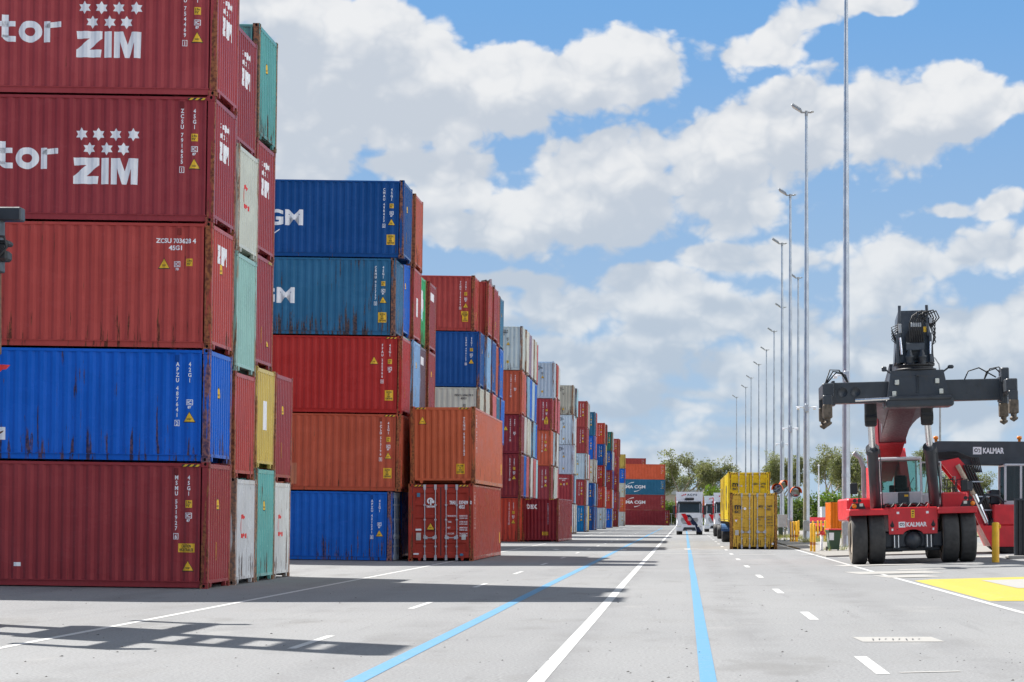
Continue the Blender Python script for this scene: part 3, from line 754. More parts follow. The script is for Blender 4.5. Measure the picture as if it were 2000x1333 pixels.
def paint_all(root, col, seed):
    for o in [root] + list(root.children_recursive):
        o.color = col; o['seed'] = seed
HC, STD = 2.896, 2.591
_seed = [0]
def container(loc, rot, col, Hc=HC, L=L40, detail=True, doors=False, mats=None):
    """a shipping container; local x = 0 is its right end, y = 0 the wall towards the lane's viewer"""
    _seed[0] += 1; seed = random.Random(_seed[0]).random()
    k = (L, Hc)
    if detail:
        r = empty("shipping_container", loc, rot)
        link('side_wall', piece(('side_wall', 'f') + k, lambda: wall_mesh('side', L, .17, Hc - .1), PAINT), r)
        link('side_wall', piece(('side_wall', 'b') + k, lambda: wall_mesh('back', L, .17, Hc - .1), PAINT), r)
        link('shell', piece(('shell',) + k, lambda: shell_mb(L, Hc), PAINT), r)
        for fr in (True, False):
            y0 = 0 if fr else WID - .15
            pst = link('corner_post', piece(('corner_post', fr) + k, lambda: MB().box(-.165, 0, y0, y0 + .15, .118, Hc - .118, bev=.012), POST), r)
            for tp in (True, False):
                link('corner_casting', piece(('corner_casting', fr, tp) + k, lambda: casting(tp, 0, fr, Hc), [POST, HOLE]), pst)
        link('top_rail', piece(('top_rail',) + k, lambda: MB().box(-L + .178, -.178, 0, .06, Hc - .1, Hc - .03, bev=.008), PAINT), r)
        link('bottom_rail', piece(('bottom_rail',) + k, lambda: MB().box(-L + .178, -.178, .004, .06, .152, .172).box(-L + .178, -.178, .03, .06, .025, .152), PAINT), r)
        link('header_rail', piece(('header_rail',) + k, lambda: MB().box(-.07, -.004, .162, WID - .162, Hc - .135, Hc - .03, bev=.008), PAINT), r)
        link('sill', piece(('sill',) + k, sill_mb, PAINT), r)
        if not doors:
            link('end_wall', piece(('end_wall',) + k, lambda: wall_mesh('end', L, .19, Hc - .12), PAINT), r)
        else:
            link('door_gasket', piece(('door_gasket',) + k, lambda: MB().box(-.1, -.07, .15, WID - .15, .2, Hc - .14).box(-.05, -.012, WID / 2 - .02, WID / 2 + .02, .2, Hc - .15).box(-.05, -.018, .15, .172, .2, Hc - .15).box(-.05, -.018, WID - .172, WID - .15, .2, Hc - .15).box(-.05, -.018, .15, WID - .15, Hc - .152, Hc - .136), BLACK), r)
            for lf in (True, False):
                d_ = link('door', piece(('door', lf) + k, lambda: door_leaf(Hc, lf), PAINT), r)
                for y in ((.62, 1.02) if lf else (1.42, 1.82)):
                    link('lock_rod', piece(('lock_rod', y) + k, lambda: rods_mb(Hc, y), GALV), d_)
                    sd_ = 1 if y in (.62, 1.42) else -1
                    link('handle', piece(('handle', y) + k, lambda: handle_mb(y, sd_), GALV), d_)
    else:
        def body():
            mb = MB()
            for kd in ('side', 'end', 'far', 'back'):
                w_ = wall_mesh(kd, L, .16, Hc - .1); mb.add(w_.v, w_.f)
            mb.box(-L + .05, -.05, .05, WID - .05, Hc - .06, Hc - .045)
            mb.box(-L + .05, -.05, .06, WID - .06, .14, .16)
            for y0 in (0, WID - .06):
                mb.box(-L + .17, -.17, y0, y0 + .06, .02, .16); mb.box(-L + .17, -.17, y0, y0 + .06, Hc - .1, Hc - .03)
            for x0 in (-.07, -L + .004):
                mb.box(x0, x0 + .066, .15, WID - .15, .12, .19); mb.box(x0, x0 + .066, .15, WID - .15, Hc - .12, Hc - .03)
            for y0 in (0, WID - .15): mb.box(-L, -L + .165, y0, y0 + .15, 0, Hc)
            return mb
        r = link("shipping_container", piece(('body',) + k, body, PAINT), None, loc, rot)
        for fr in (True, False):
            y0 = 0 if fr else WID - .15
            link('corner_post', piece(('corner_post', fr, 'plain') + k, lambda: MB().box(-.165, 0, y0, y0 + .15, 0, Hc), POST), r)
    paint_all(r, col, seed)
    return r

# tints (base colours) of the containers, each with the word used to describe it
TINT = dict(
 maroon=(.31, .048, .054), wine=(0.244, 0.031, 0.041), oxblood=(.36, .056, .064), rose=(.41, .07, .06), red=(.43, .033, .03), brick=(.56, .112, .058), rust=(0.512, 0.064, 0.041),
 orange=(0.720, 0.138, 0.059), blue=(.008, .125, .56), navy=(.012, .085, .30), steel=(.035, .16, .30), bright=(.012, .15, .62), azure=(.01, .2, .5), pale=(0.440, 0.560, 0.660), sky=(0.240, 0.440, 0.660),
 white=(0.660, 0.680, 0.660), cream=(0.620, 0.620, 0.540), grey=(0.520, 0.570, 0.600), mist=(0.470, 0.550, 0.640), beige=(0.460, 0.450, 0.390), teal=(0.130, 0.400, 0.370), mint=(0.340, 0.550, 0.510), green=(0.040, 0.400, 0.140), pine=(0.020, 0.160, 0.130),
 yellow=(0.660, 0.460, 0.110), mustard=(0.640, 0.430, 0.020), plum=(0.160, 0.100, 0.130), pink=(0.634, 0.156, 0.171), dusk=(0.170, 0.220, 0.360), purple=(0.280, 0.190, 0.300), cyan=(0.380, 0.620, 0.700))
WORD = dict(maroon='maroon', wine='dark wine red', oxblood='oxblood red', rose='dusty rose red', red='red', brick='brick red', rust='rust brown', orange='orange', blue='blue', navy='navy blue', steel='steel blue',
 bright='bright blue', azure='azure blue', pale='pale blue grey', sky='light blue', white='white', cream='cream white', grey='light grey', mist='blue grey', beige='beige', teal='teal', mint='mint green', green='green', pine='dark green',
 yellow='yellow', mustard='mustard yellow', plum='plum grey', pink='pink', dusk='dusky blue', purple='faded purple', cyan='pale cyan')
LEVEL = ['ground', 'second', 'third', 'fourth', 'top']
NTH = ['first', 'second', 'third', 'fourth', 'fifth', 'sixth', 'seventh', 'eighth', 'ninth', 'tenth', 'eleventh', 'twelfth', 'thirteenth']
TILT = .0145
PITCH = 2.70
def tint(c, rg, wear):
    v = 1 + rg.uniform(-.1, .1); t = TINT[c]
    return (*[min(.8, x * v * (1 + rg.uniform(-.05, .05))) for x in t], wear)

# each stack: depth of its front row, right-hand ends of the front row (pixel columns, bottom to top), rows of (tint, height, options)
# an entry: 'tint/height/number/size code/side options/end options/wear/label words'
CODES = ["TCNU4518236", "CAIU8842170", "TGHU9130558", "FCIU5527041", "SEGU6104933", "BMOU4479125", "DRYU9023316", "GESU5816407", "TEMU7740298", "CAXU9351164", "HJMU1447038", "UACU5260817"]
def stack(si, Y, ends, rows, detail):
    rg = random.Random(100 + si)
    for ci, col in enumerate(rows):
        z = 0.0; y = Y + ci * PITCH + (rg.uniform(-.05, .05) if ci else 0)
        n = len(col)
        for li, ent in enumerate(col):
            e = (ent + '///////').split('/')
            c, hh, code, szc, so, eo, wear, lab = e[:8]
            Hc = STD if hh == 's' else HC
            wear = float(wear) if wear else rg.uniform(.1, .6)
            if ci == 0: X = (ends[min(li, len(ends) - 1)] - PX) * Y / F
            else: X = (ends[0] - PX) * Y / F + rg.uniform(-.10, .10) + z * TILT * .8
            if c == '-': z += Hc; continue
            if ci == 0 and code == '':
                code = CODES[(si * 5 + li * 3) % len(CODES)]; szc = '45G1' if Hc == HC else '42G1'
            r = container((X, y, gz(X) + z), (0, TILT, R(rg.uniform(-.15, .15))), tint(c, rg, wear), Hc, detail=detail, doors='D' in eo)
            near = si <= 1
            if ci == 0 and code != '0': marks_side(r, Hc, code, szc, so or 'st', near, c)
            elif so: marks_side(r, Hc, '', '', so, near, c)
            if eo: marks_end(r, Hc, eo, near)
            if not lab:
                lv = LEVEL[li] if li < 4 else 'top'
                if li == n - 1 and n > 1: lv = 'top'
                row = 'front' if ci == 0 else NTH[ci]
                wh = 'nearest' if si == 0 else (NTH[si] + ' nearest')
                tail = 'with end wall showing' if False else ''
                lab = f"{WORD[c]} container on the {lv} level, {row} row of the {wh} stack"
            tag(r, lab, 'container', 'containers stacked along the lane')
            STK[(si, ci, li)] = r
            z += Hc
STK = {}
stack(0, 49.8, [405, 407.5, 411.5, 416.5, 422.5], [
 ['maroon//MSMU5319276/45G1/szhT/yt/.25/maroon container at ground level with high trailer caution sticker, front of nearest stack', 'blue/s/APZU4876412/42G1/t/t/.62/scratched blue container with a red wing emblem, second from bottom of nearest stack', 'rose//ZCSU7036284/45G1/Ht/zt/.5/faded red container with orange rusty corner post and horizontal white number, nearest stack', 'oxblood//ZCSU7916551/45G1/stz/Z/.2/maroon container with white stars and the last letters tor, fourth level of nearest stack', 'oxblood//ZCSU7544691/45G1/stz/Z/.25/maroon container with white stars and the letters ctor, top of nearest stack'],
 ['white/s////C/.55', 'rose/s////', 'mint//////.3', 'cream/s////C/.3', 'maroon/////Z/.2'],
 ['teal/////t/.6', 'yellow/s////p/.4', 'maroon/////eyh/.4', 'maroon/////Z/.2', 'teal/////t/.75'],
 ['white/s////C/.5', 'maroon/////ty/.4'],
], True)
stack(1, 81.0, [764, 781, 784, 771, 787.5], [
 ['blue/s/APZU4212318/42G1/t/D/.6/blue container with rusty yellow corner post and lock rods, ground level beside brown doors', 'brick//TCLD5131969/45G1/stcz/y/.5/brick red container with a paler repair patch, second level of second nearest stack', 'red//FFAU2655669/45G1/sLcz/y/.15', 'steel//CBHU9217375/45G1/stc/y/.8/weathered steel blue container with a white letter M, fourth level of second nearest stack', 'navy//CMAU4984532/45G1/stc/ty/.35/navy blue container with white letters GM, top front of second nearest stack'],
 ['blue', 'bright', 'mint/////t/.3', 'blue/////ty/.3'],
 ['navy', 'brick', 'sky/////ty/.5', 'rose/////p/.5', 'brick/////y/.6'],
 ['-', '-', 'plum/////w/.5', 'green/////g/.85'],
 ['-', '-', 'maroon/////t/.4', 'maroon/////w/.5'],
], True)
stack(2, 113.0, [938, 938, 936, 937, 926], [
 ['-', 'wine', 'cream/s/DOCU4941799/42G1/Hd//.5/cream white container with dark number, partly behind the brown container pair', 'navy//CBHU4961570/45G1/st/t/.3', 'rose//TCNU3184065/45G1/stch/y/.45'],
 ['-', '-', 'cream/s', 'sky/////t/.4', 'rose/////y/.4'],
 ['-', '-', 'pink/s', 'navy/////y/.4', 'oxblood/////y/.4'],
 ['-', '-', 'steel/s/////.6', 'brick/////y/.4', 'rose/////y/.4'],
 ['-', '-', 'bright/s', 'blue/////ty/.3', 'steel/////t/.4'],
], True)
stack(3, 143.0, [1015.5, 1017, 1018, 1019, 1020], [
 ['rust', 'wine', 'wine/s///L', 'brick///sL/p', 'grey//MSKU 4\n9278007\n45G1//Mt//.55/light grey container with dark letters, top front of the fourth nearest stack'],
 ['-', 'blue', 'white/s', 'pink', 'white'],
 ['-', 'pink', 'cream/s', 'sky', 'purple'],
 ['-', 'white', 'white/s', 'bright', 'white'],
 ['-', 'pink', 'sky/s', 'pale', 'cream'],
 ['-', 'cyan', 'blue/s', 'bright', 'pink'],
], True)
stack(4, 177.0, [1076, 1076, 1076, 1078, 1082], [
 ['-', 'oxblood///stc', 'brick', 'oxblood/s///stc', 'mist//MRKU\n307 2785\n42G1//Mt//.3'],
 ['-', 'white', 'pale', 'pink', 'pale'],
 ['-', 'cream', 'white', 'cream', 'rust'],
 ['-', 'pink', 'cream', 'pink', 'white'],
], False)
stack(5, 212.0, [1117, 1117, 1119.5, 1120, 1119.5], [
 ['grey', 'oxblood//MSCU3380011/45G1/Ht', 'mist//MRKU\n341 0226\n45G1//Mt', 'mist//MSKU\n705 5276\n45G1//Mt', 'beige//MSKU\n0451123\n45G1//M//.7'],
 ['white', 'dusk', 'cream', 'pale', 'dusk'],
 ['cream', 'cyan', 'white', 'white', 'cyan'],
], False)
stack(6, 241.0, [1143, 1143.5, 1144.5, 1146, 1146.5], [
 ['azure///stz', 'oxblood', 'mist//MRKU\n419 0053\n45G1//Mt', 'oxblood', 'rose///stc'],
 ['white', 'pale', 'white', 'pink', 'cream'],
 ['yellow', 'grey', 'pink', 'rose', 'beige'],
], False)
stack(7, 266.0, [1160, 1160, 1161, 1161, 1161.5], [
 ['navy///stc', 'navy///stc', 'cream', 'bright', 'steel///stc'],
 ['dusk', 'sky', 'white', 'pink', 'pink'],
 ['navy', 'dusk', 'teal', 'rose', 'mint'],
], False)
stack(8, 297.0, [1179, 1180, 1180, 1180.5, 1180.5], [
 ['grey', 'rust', 'red///stc', 'navy///stc', 'rust'],
 ['sky', 'white', 'sky', 'plum', 'mint'],
 ['yellow', 'blue', 'purple', 'yellow', 'wine'],
], False)
stack(9, 328.0, [1194, 1194.5, 1195, 1195, 1195.5], [
 ['bright', 'rust', 'wine', 'navy///stc', 'pine'],
 ['dusk', 'white', 'blue', 'white', 'grey'],
 ['yellow', 'sky', 'navy', 'cream', 'rust'],
], False)
stack(10, 357.0, [1207, 1207, 1207.5, 1207.5, 1208], [
 ['wine', 'oxblood', 'wine', 'oxblood', 'rose'],
 ['sky', 'dusk', 'plum', 'wine', 'rose'],
], False)
stack(11, 393.0, [1220, 1220.5, 1220.5, 1221, 1221], [
 ['cream/s', 'orange/s', 'cream/s', 'blue/s', 'yellow/s/0'],
], False)
stack(12, 411.0, [1307.5, 1299, 1299, 1299], [
 ['wine//TRHU2286901/45G1/stc///plain wine red container on the ground at the far end of the lane', 'maroon//CMAU8030516/45G1/stc///maroon container with white lettering and arcs at the far end of the lane', 'steel//CMAU5127740/45G1/st///blue container with white lettering and arcs at the far end of the lane', 'orange//TCNU7719032/45G1/st///orange container topping the front row at the far end of the lane'],
], False)
o = container(((1261 - PX) * 440 / F, 440, .2 + 3.7 * HC), (0, TILT, 0), (*TINT['rose'], .2), STD, detail=False)
marks_side(o, STD, 'TEMU7740298', '45G1', 'stc', False, 'rose')
tag(o, "rose red container peeking over the orange one, behind the far end of the lane", 'container', 'containers stacked along the lane')

# ------------------------------------------------------------------ lettering of single containers
def big_zim(root, Hc, first, z0):
    k = .6; x = -3.22
    sh = [poly([(a * k + x, b * k + z0) for a, b in q]) for q in (
        [(0, 1), (.98, 1), (.98, .72), (.5, .3), (.96, .3), (.93, 0), (0, 0), (0, .29), (.5, .72), (.03, .7)],
        [(1.06, 0), (1.06, 1), (1.35, 1), (1.35, 0)],
        [(1.43, 0), (1.43, 1), (1.78, 1), (1.95, .5), (2.1, 1), (2.46, 1), (2.44, 0), (2.2, 0), (2.2, .6), (2.02, 0), (1.86, 0), (1.66, .62), (1.66, 0)])]
    sh += [star(x + a * k, z0 + 1.9 * k, .25 * k) for a in (.3, .94, 1.6, 2.27)] + [star(x + a * k, z0 + 1.35 * k, .25 * k) for a in (.6, 1.26, 1.9)]
    link('line_emblem', decal('line_emblem', [(WHITE, sh, .004)]), root)
    # rounded lower-case word, strokes .15 wide
    s_ = .15; zb = z0 + .33; xo = -3.57
    def letters(x1):
        out = []
        # r
        out += [rect(x1 - .40, x1 - .40 + s_, zb, zb + .48), arc(x1 - .05, zb + .30, .35, .18, 95, 165, .13, .13, 8), rect(x1 - .1, x1, zb + .35, zb + .48)]
        # o
        out += [arc(x1 - .71, zb + .24, .27, .25, 0, 360, s_, s_, 26)]
        # t
        out += [rect(x1 - 1.36, x1 - 1.21, zb + .1, zb + .62), rect(x1 - 1.45, x1 - 1.05, zb + .35, zb + .47), arc(x1 - 1.16, zb + .16, .20, .16, 180, 270, .14, .13, 8), rect(x1 - 1.17, x1 - 1.04, zb, zb + .13)]
        # c
        out += [arc(x1 - 1.75, zb + .24, .27, .25, 48, 312, s_, s_, 22)]
        return out
    link('lettering', decal('lettering', [(WHITE, letters(xo), .004)]), root)
big_zim(STK[(0, 0, 3)], HC, 't', .84)
big_zim(STK[(0, 0, 4)], HC, 'c', .84)
# blue container: red wing, rusty white plate
b2 = STK[(0, 0, 1)]
link('line_emblem', decal('line_emblem', [(REDP, [poly([(-5.6, 2.2), (-4.58, 2.16), (-4.66, 2.06), (-4.76, 2.05), (-4.84, 1.98), (-4.95, 1.97), (-5.1, 1.9), (-5.6, 1.95)])], .004)]), b2)
link('rusty_plate', decal('rusty_plate', [(WHITE, [rect(-5.4, -4.66, .45, .74)], .004), (RUSTY, [poly([(-4.95, .5), (-4.72, .62), (-4.7, .66), (-4.9, .6), (-5.2, .56)])], .006)]), b2)
link('white_label', decal('white_label', [(WHITE, [rect(-4.44, -4.29, .46, .55)], .004)]), STK[(0, 0, 0)])
for key in ((0, 0, 0), (0, 0, 1), (0, 0, 2), (0, 0, 3), (1, 0, 1), (1, 0, 0)):
    r = STK[key]; Hc = STD if key in ((0, 0, 1), (1, 0, 0)) else HC
    link('vent', MB().box(-.80, -.70, -.012, .02, Hc - .3, Hc - .14, bev=.01).mesh('vent', PAINT), r, color=(*[c * .55 for c in r.children[0].color[:3]], .4))
# containers of the big white lettering
def cma(root, Hc, follow, part=None):
    t = fit(text2d("CMA CGM", 1, .035), -8.1, -3.75, 1.16, 1.76)
    sh = [t, arc(-5.6, 1.15, 1.9, 1.24, 100, 150, .16, .03, 16), arc(-6.1, 1.8, 1.9, 1.3, 278, 322, .16, .03, 16)]
    link('line_emblem', decal('line_emblem', [(WHITE, sh, .004)], 'side', follow), root)
cma(STK[(1, 0, 4)], HC, True); cma(STK[(1, 0, 3)], HC, True)
for li in (1, 2): cma(STK[(12, 0, li)], HC, False)
link('line_emblem', decal('line_emblem', [(MAERSK, [fit(text2d("MAERSK", 1, .03), -8.6, -1.72, 1.05, 2.05)], .004)], 'side', False), STK[(3, 0, 4)])
link('repair_patch', decal('repair_patch', [(simple("pale_repair_paint", (.5, .16, .08), .6, grime=.2), [rect(-6.1, -3.85, .24, 1.02)], .004), (RUSTY, ring(-4.85, -4.3, .24, .5, .03), .006)], 'side', True), STK[(1, 0, 1)], color=(.5, .16, .09, .4))
# folded flat rack with a torn tarpaulin on the third stack
fr = empty("flat_rack", ((959.5 - PX) * 123.8 / F, 123.9, gz(-11) + 2.896 * 4 + 2.591), (0, TILT, 0))
tag(fr, "folded grey flat rack with a torn black cover on top of the third nearest stack", "flat rack")
mb = MB()
mb.box(-6, 0, 0, .12, 0, .3); mb.box(-6, 0, 2.3, 2.42, 0, .3); mb.box(-6, 0, .12, 2.3, .1, .2)
mb.box(-.12, 0, .0, .16, .3, 1.0); mb.box(-.12, 0, 2.26, 2.42, .3, .9)
link('frame', mb.mesh('frame', GALVD), fr)
mb = MB(); vs = []
rg = random.Random(3)
for i in range(7):
    for j in range(6): vs.append((-.62 + .1 * i, .1 + j * .45, .93 + .05 * (i % 2) + rg.uniform(-.04, .04) - .1 * j))
mb.add(vs, [(i * 6 + j, i * 6 + j + 1, (i + 1) * 6 + j + 1, (i + 1) * 6 + j) for i in range(6) for j in range(5)])
link('cover', mb.mesh('cover', CHAR), fr)

# ------------------------------------------------------------------ containers set end-on beside the lane
def end_on(X, Y, Z, yaw, c, wear, Hc=HC, L=L40, doors=False, label='', grp='containers standing end-on beside the lane'):
    r = container((X, Y, Z), (0, 0, R(-90 + yaw)), (*c, wear), Hc, L, True, doors)
    return tag(r, label, 'container', grp)
def side_number(root, Hc, code, L=L40):
    """the number on the long wall that faces the lane"""
    sh = []
    for i, ch in enumerate(code): sh.append(shift(text2d(ch, .128, .004, 'CENTER', xs=.82), .72, Hc - .4 - i * .122 - (.08 if i > 3 else 0)))
    link('lettering', decal('lettering', [(WHITE, sh, .004)], 'back', True, L), root)
    link('caution_sticker', decal('caution_sticker', [(YELLOW, [rect(L - .6, L - .35, .55, 1.0)], .004)], 'back', True, L), root)
tr = end_on(-10.34, 81.5, gz(-10.3), 0, (.4, .05, .034), .22, doors=True, label="brown red container with lock rods and white emblem, its doors facing the road")
sh = [fit(text2d("TRHU", .1, .004), 1.55, 1.78, 2.12, 2.26), fit(text2d("537439", .1, .004), 1.9, 2.24, 2.12, 2.26), fit(text2d("0", .1, .004), 2.32, 2.38, 2.12, 2.26), fit(text2d("45G1", .1, .004), 1.9, 2.12, 1.96, 2.1)]
for k, (a, b) in enumerate((("MAX.GROSS", "32500 KGS"), ("TARE", "3700 KGS"), ("NET", "28800 KGS"), ("CU.CAP.", "76.4 CU.M"))):
    z = 1.66 - k * .22
    sh += [fit(text2d(a, .1, .002), 1.48, 1.48 + .035 * len(a), z, z + .06), fit(text2d(b, .1, .002), 1.92, 2.22, z, z + .06), fit(text2d(b[:-3] + "LBS", .1, .002), 1.92, 2.22, z - .08, z - .03)]
sh += [fit(text2d("TRITON", .1, .006), .68, 1.0, 2.0, 2.08), arc(.83, 2.25, .12, .12, 20, 250, .055, .055, 16), rect(.82, .875, 2.1, 2.3), rect(.86, .98, 2.17, 2.27)]
link('lettering', decal('lettering', [(WHITE, sh, .052)], 'end', False), tr)
link('warning_triangle', decal('warning_triangle', [(m_, s_, l_ + .05) for m_, s_, l_ in triangle_layers(.84, 1.3, .24)], 'end', False), tr)
PLATE = simple("grey_plate", (.5, .5, .47), .4, .3)
link('plate', decal('plate', [(PLATE, [rect(.3, .48, .78, 1.06), rect(2.0, 2.16, .8, 1.0)], .05), (WHITE, [rect(.28, .5, 1.14, 1.21), rect(.2, .4, .24, .3)], .05), (LBLUE, [rect(.33, .45, 2.4, 2.55), arc(2.0, .24, .07, .05, 0, 360, .05, .05, 14)], .051)], 'end', False), tr)
for y0 in (.2, WID - .62): link('hazard_stripe', decal('hazard_stripe', [(HAZARD, [rect(y0, y0 + .42, HC - .1, HC - .045)], SK + .002)], 'end', False), tr)
side_number(tr, HC, "TRHU5374390")
tu = end_on(-10.28, 81.6, gz(-10.3) + HC, 0, (.58, .135, .062), .4, label="orange brown container stacked on the brown red one with doors")
sh = []
for i, ch in enumerate("TCNU6047103"): sh.append(shift(text2d(ch, .14, .005, 'CENTER', xs=.82), WID - .42, HC - .5 - i * .128 - (.06 if i > 3 else 0)))
link('lettering', decal('lettering', [(WHITE, sh, .004)], 'end', True), tu)
link('warning_triangle', decal('warning_triangle', triangle_layers(.46, HC - .52, .26), 'end', True), tu)
link('caution_sticker', decal('caution_sticker', caution_layers(WID - .56, .56, .32, .38, C96), 'end', True), tu)
for y0 in (.2, WID - .62): link('hazard_stripe', decal('hazard_stripe', [(HAZARD, [rect(y0, y0 + .38, HC - .1, HC - .045)], SK + .002)], 'end', False), tu)
side_number(tu, HC, "TCNU6047103")
tx = end_on(-10.8, 144.6, gz(-10.6), -1.2, (.25, .03, .04), .12, label="dark maroon container with the white word tex, standing alone beside the lane")
sh = []
for i, ch in enumerate("TEXU4810392"): sh.append(shift(text2d(ch, .14, .005, 'CENTER', xs=.82), WID - .7, HC - .45 - i * .128))
link('lettering', decal('lettering', [(WHITE, sh + [fit(text2d("tex", 1, .03), .28, 1.02, HC - .72, HC - .34)], .004)], 'end', True), tx)
link('caution_sticker', decal('caution_sticker', caution_layers(1.55, .55, .4, .22, "CAUTION\n9'6\" HIGH"), 'end', True), tx)
for y0 in (.2, WID - .62): link('hazard_stripe', decal('hazard_stripe', [(HAZARD, [rect(y0, y0 + .38, HC - .1, HC - .045)], SK + .002)], 'end', False), tx)
side_number(tx, HC, "TEXU4810392")
# mustard containers on the right of the lane
def msc(root, num, old):
    def m_glyph(x, z, w_, h_):
        s_ = w_ * .2; out = []
        for k in range(3): out.append(rect(x + k * (w_ - s_) / 2, x + k * (w_ - s_) / 2 + s_, z, z + h_ * (.8 if k else 1)))
        for k in range(2): out.append(arc(x + s_ / 2 + (k + .5) * (w_ - s_) / 2, z + h_ * .55, (w_ - s_) / 4 + s_ / 2, h_ * .45, 0, 180, s_ * .9, s_ * .9, 10))
        return out
    sh = m_glyph(.25, HC - .86, .33, .22) + [fit(text2d("SC", 1, .05), .25, .55, HC - 1.06, HC - .92)]
    sh += [fit(text2d("MEDU", .1, .004), 1.48, 1.72, HC - .76, HC - .64), fit(text2d(num, .1, .004), 1.9, 2.18, HC - .76, HC - .64), fit(text2d("45G1", .1, .004), 1.9, 2.1, HC - .92, HC - .8)]
    for k, (a, b) in enumerate((("MAX.GROSS", "32500 KG"), ("TARE", "3880 KG"), ("NET", "28620 KG"), ("CU.CAP.", "76.3 CU.M"))):
        z = 1.62 - k * .15
        sh += [fit(text2d(a, .1, .002), 1.45, 1.45 + .034 * len(a), z, z + .08), fit(text2d(b, .1, .002), 1.9, 2.2, z, z + .08)]
    link('lettering', decal('lettering', [(DARKTXT, sh, .052)], 'end', False), root)
    for y0 in (.17, WID - .65): link('hazard_stripe', decal('hazard_stripe', [(HAZARD, [rect(y0, y0 + .42, HC - .11, HC - .045)], SK + .002)], 'end', False), root)
    link('plate', decal('plate', [(PLATE, [rect(.28, .46, .72, .98)] if old else [rect(.72, .82, HC - .86, HC - .76)], .05), (WHITE, [arc(.78, HC - .82, .07, .07, 0, 360, .07, .07, 14), arc(2.2, .28, .06, .06, 0, 360, .06, .06, 12), tri(.33, 1.45, -.14)] if old else [rect(.72, .8, 1.4, 1.45)], .052),
        (REDP, ring(.26, .40, 1.5, 1.53, .01), .054)] + ([(YELLOW, [rect(1.88, 2.26, .66, .84)], .054), (BLACK, [fit(text2d("CAUTION\n9'6\" HIGH", .1, .003, 'CENTER'), 1.92, 2.22, .69, .81)], .057)] if old else []), 'end', False), root)
m1 = end_on(2.31, 111.5, 0, -1.3, (.74, .46, .07), .8, doors=True, label="rusty yellow container with lock rods standing on the lane by the edge line", grp='yellow containers on the right of the lane')
msc(m1, "716078", True)
m2 = end_on(2.52, 126, 1.36, 0, (.7, .52, .03), .12, L=L40, doors=True, label="clean yellow container with black bars of lettering on a trailer behind the rusty one", grp='yellow containers on the right of the lane')
msc(m2, "677708", False)
m3 = end_on(2.5, 139.6, 1.36, 0, (.6, .42, .04), .2, L=L40, doors=False, label="yellow container farther ahead on the same trailer as the clean yellow one", grp='yellow containers on the right of the lane')
BARS = simple("dark_bar_lettering", (.03, .03, .03), .6)
for r in (m2, m3):     # black lettering along the wall seen from the lane
    link('lettering', decal('lettering', [(BARS, [fit(text2d("MSC", 1, .05), -7.6, -4.6, .7, 2.2)], .004)], 'side', True), r)
    paint_all(r, r.color if r.type == 'MESH' else r.children[0].color, .3)

# ------------------------------------------------------------------ machines
def sub(root, nm, mb, mats, parent=None): return link(nm, mb.mesh(nm, mats), parent or root)
def tyre(mb, x0, x1, y, z, r, mi=0, n=40):
    w_ = x1 - x0; q = w_ * .18
    mb.lathe([(0, r * .93), (q * .35, r * .985), (q, r), (w_ - q, r), (w_ - q * .35, r * .985), (w_, r * .93)], (x0, y, z), (1, 0, 0), n, mi)
    mb.lathe([(0, r * .62), (0, r * .93)], (x0, y, z), (1, 0, 0), n, 1); mb.lathe([(w_, r * .93), (w_, r * .62)], (x0, y, z), (1, 0, 0), n, 1)
def rim(mb, x, y, z, r, sgn, mi=0):
    mb.lathe([(0, r * .63), (.03, r * .6), (.05, r * .48), (.16, r * .44), (.17, r * .18), (.08, r * .16), (.08, 0.001)], (x, y, z), (sgn, 0, 0), 28, mi)
DUSTY = simple("dusty_tyre_sidewall", (.17, .145, .115), .85, var=.3, grime=.3)
RIMC = simple("tan_wheel_rim", (.42, .34, .25), .55, var=.2, grime=.3)
LAMP = simple("pale_lamp_lens", (.62, .62, .55), .2)
AMBER = simple("amber_lamp_lens", (.8, .22, .01), .25)
SEATB = simple("black_seat_cloth", (.012, .012, .013), .8)
ORANGE = simple("bright_orange_paint", (.78, .13, .012), .45)

def name_plate(root, x0, x1, z0, z1, y, mat=WHITE, face=-1):
    """square emblem and the maker's name as flat letters standing 3 mm proud"""
    h = z1 - z0; mb = MB()
    def flat(t, dy, mi):
        mb.add([(x, y - dy, z) for x, z in t[0]], t[1], mi)
    flat(fit(text2d("KALMAR", 1, .035), x0 + h * 1.35, x1, z0 + h * .1, z1 - h * .1), .003, 0)
    flat(rect(x0, x0 + h * 1.15, z0, z1), .003, 0)
    flat(arc(x0 + h * .42, z0 + h * .55, h * .26, h * .26, 40, 320, h * .12, h * .12, 14), .006, 1)
    flat(arc(x0 + h * .78, z0 + h * .5, h * .2, h * .28, -100, 200, h * .09, h * .09, 14), .006, 1)
    return sub(root, 'lettering', mb, [mat, BLACK])

